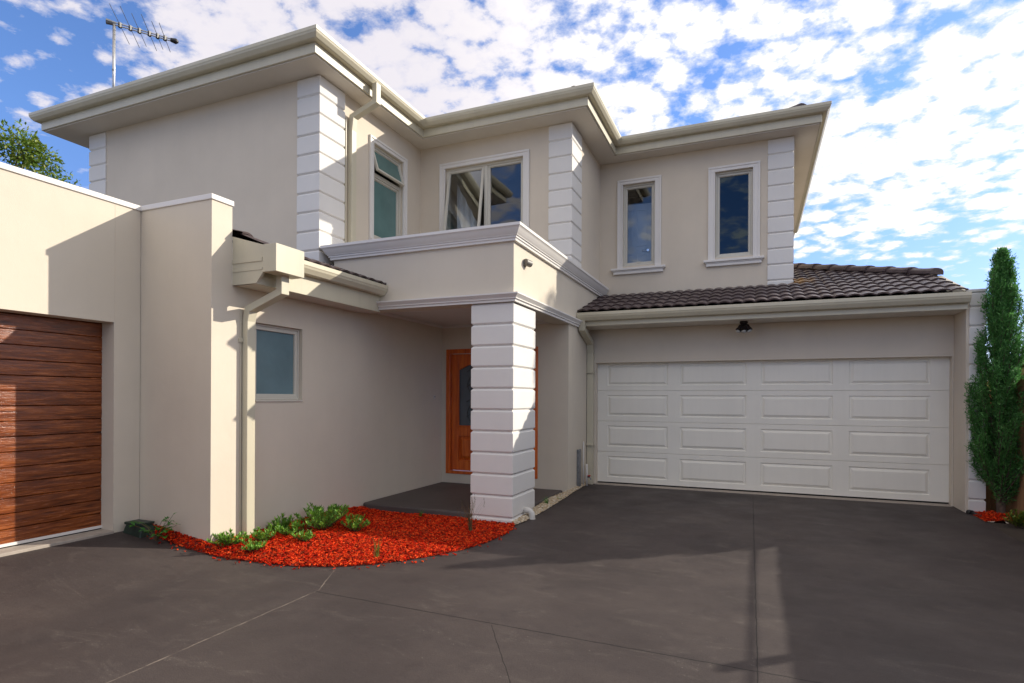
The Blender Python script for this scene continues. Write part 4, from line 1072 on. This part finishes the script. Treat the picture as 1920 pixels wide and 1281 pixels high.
puff = mathn(nt, 'ADD', mathn(nt, 'MULTIPLY', fine, 0.55), mathn(nt, 'MULTIPLY', cell, 0.45))
# thin cloud over the -X side of the sky, thick in the middle, broken over the +X side
def mrange(v, a, b, c, e):
    mr = N(nt, 'ShaderNodeMapRange'); mr.interpolation_type = 'SMOOTHSTEP'; inp(mr, **{'From Min': a, 'From Max': b, 'To Min': c, 'To Max': e}); L(nt, v, mr.inputs[0]); return mr.outputs[0]
sideb = mathn(nt, 'ADD', mrange(sep.outputs[0], -.88, -.62, -.075, .15), mrange(sep.outputs[0], -.55, -.25, 0.0, -.028))
# thick cloud bank out of view overhead and at -Y, added as fill light
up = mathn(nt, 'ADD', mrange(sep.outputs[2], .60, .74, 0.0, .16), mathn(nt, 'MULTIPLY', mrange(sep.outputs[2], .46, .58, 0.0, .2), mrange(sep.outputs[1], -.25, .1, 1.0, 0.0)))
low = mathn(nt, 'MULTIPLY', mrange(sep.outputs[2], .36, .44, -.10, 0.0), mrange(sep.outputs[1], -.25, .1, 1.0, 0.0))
horizon = mathn(nt, 'MULTIPLY', mrange(sep.outputs[2], .16, .26, -.20, 0.0), mrange(sep.outputs[1], .35, .6, 0.0, 1.0))
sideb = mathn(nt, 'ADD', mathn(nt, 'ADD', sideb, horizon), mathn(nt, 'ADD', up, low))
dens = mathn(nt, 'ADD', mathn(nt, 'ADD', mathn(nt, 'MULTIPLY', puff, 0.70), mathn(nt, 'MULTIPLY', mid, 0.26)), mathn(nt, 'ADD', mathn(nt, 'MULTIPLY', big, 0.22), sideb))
mask = ramp(nt, dens, [(0.52, (0, 0, 0)), (0.585, (0.42,) * 3), (0.64, (0.88,) * 3), (0.70, (0.98,) * 3)])
ccol = ramp(nt, dens, [(0.56, (0.78, 0.83, 0.97)), (0.66, (0.97, 0.97, 1.0)), (0.74, (1, 1, 1)), (0.90, (0.90, 0.90, 0.97))])
ccol = mixc(nt, mrange(sep.outputs[0], -.50, -.10, .85, 0.0), ccol, (0.66, 0.65, 0.75))
cb = mixc(nt, 1.0, ccol, (5.6, 5.4, 5.1), 'MULTIPLY')
skyc = mixc(nt, 1.0, sky.outputs[0], ramp(nt, sep.outputs[2], [(0.12, (0.50, 0.545, 0.84)), (0.36, (0.58, 0.72, 1.0))]), 'MULTIPLY')
L(nt, mixc(nt, mask, skyc, cb), bg.inputs[0]); bg.inputs[1].default_value = 0.1

cam = bpy.data.cameras.new('camera'); co_ = bpy.data.objects.new('camera', cam); COL.objects.link(co_)
cam.sensor_width = 36; cam.lens = 36 * 1084.7 / 1920; cam.shift_y = (746.4 - 640.5) / 1920; cam.clip_start = .05; cam.clip_end = 3000
co_.matrix_world = Matrix.Translation((0, 0, 1.52)) @ Matrix.Rotation(R(22.75), 4, 'Z') @ Matrix.Rotation(R(90), 4, 'X') @ Matrix.Rotation(R(.27), 4, 'Z')
scene.camera = co_
vs_ = scene.view_settings; vs_.view_transform = 'Standard'; vs_.look = 'None'; vs_.exposure = 1.2; vs_.gamma = 1
scene.cycles.max_bounces = 8; scene.cycles.use_denoising = True
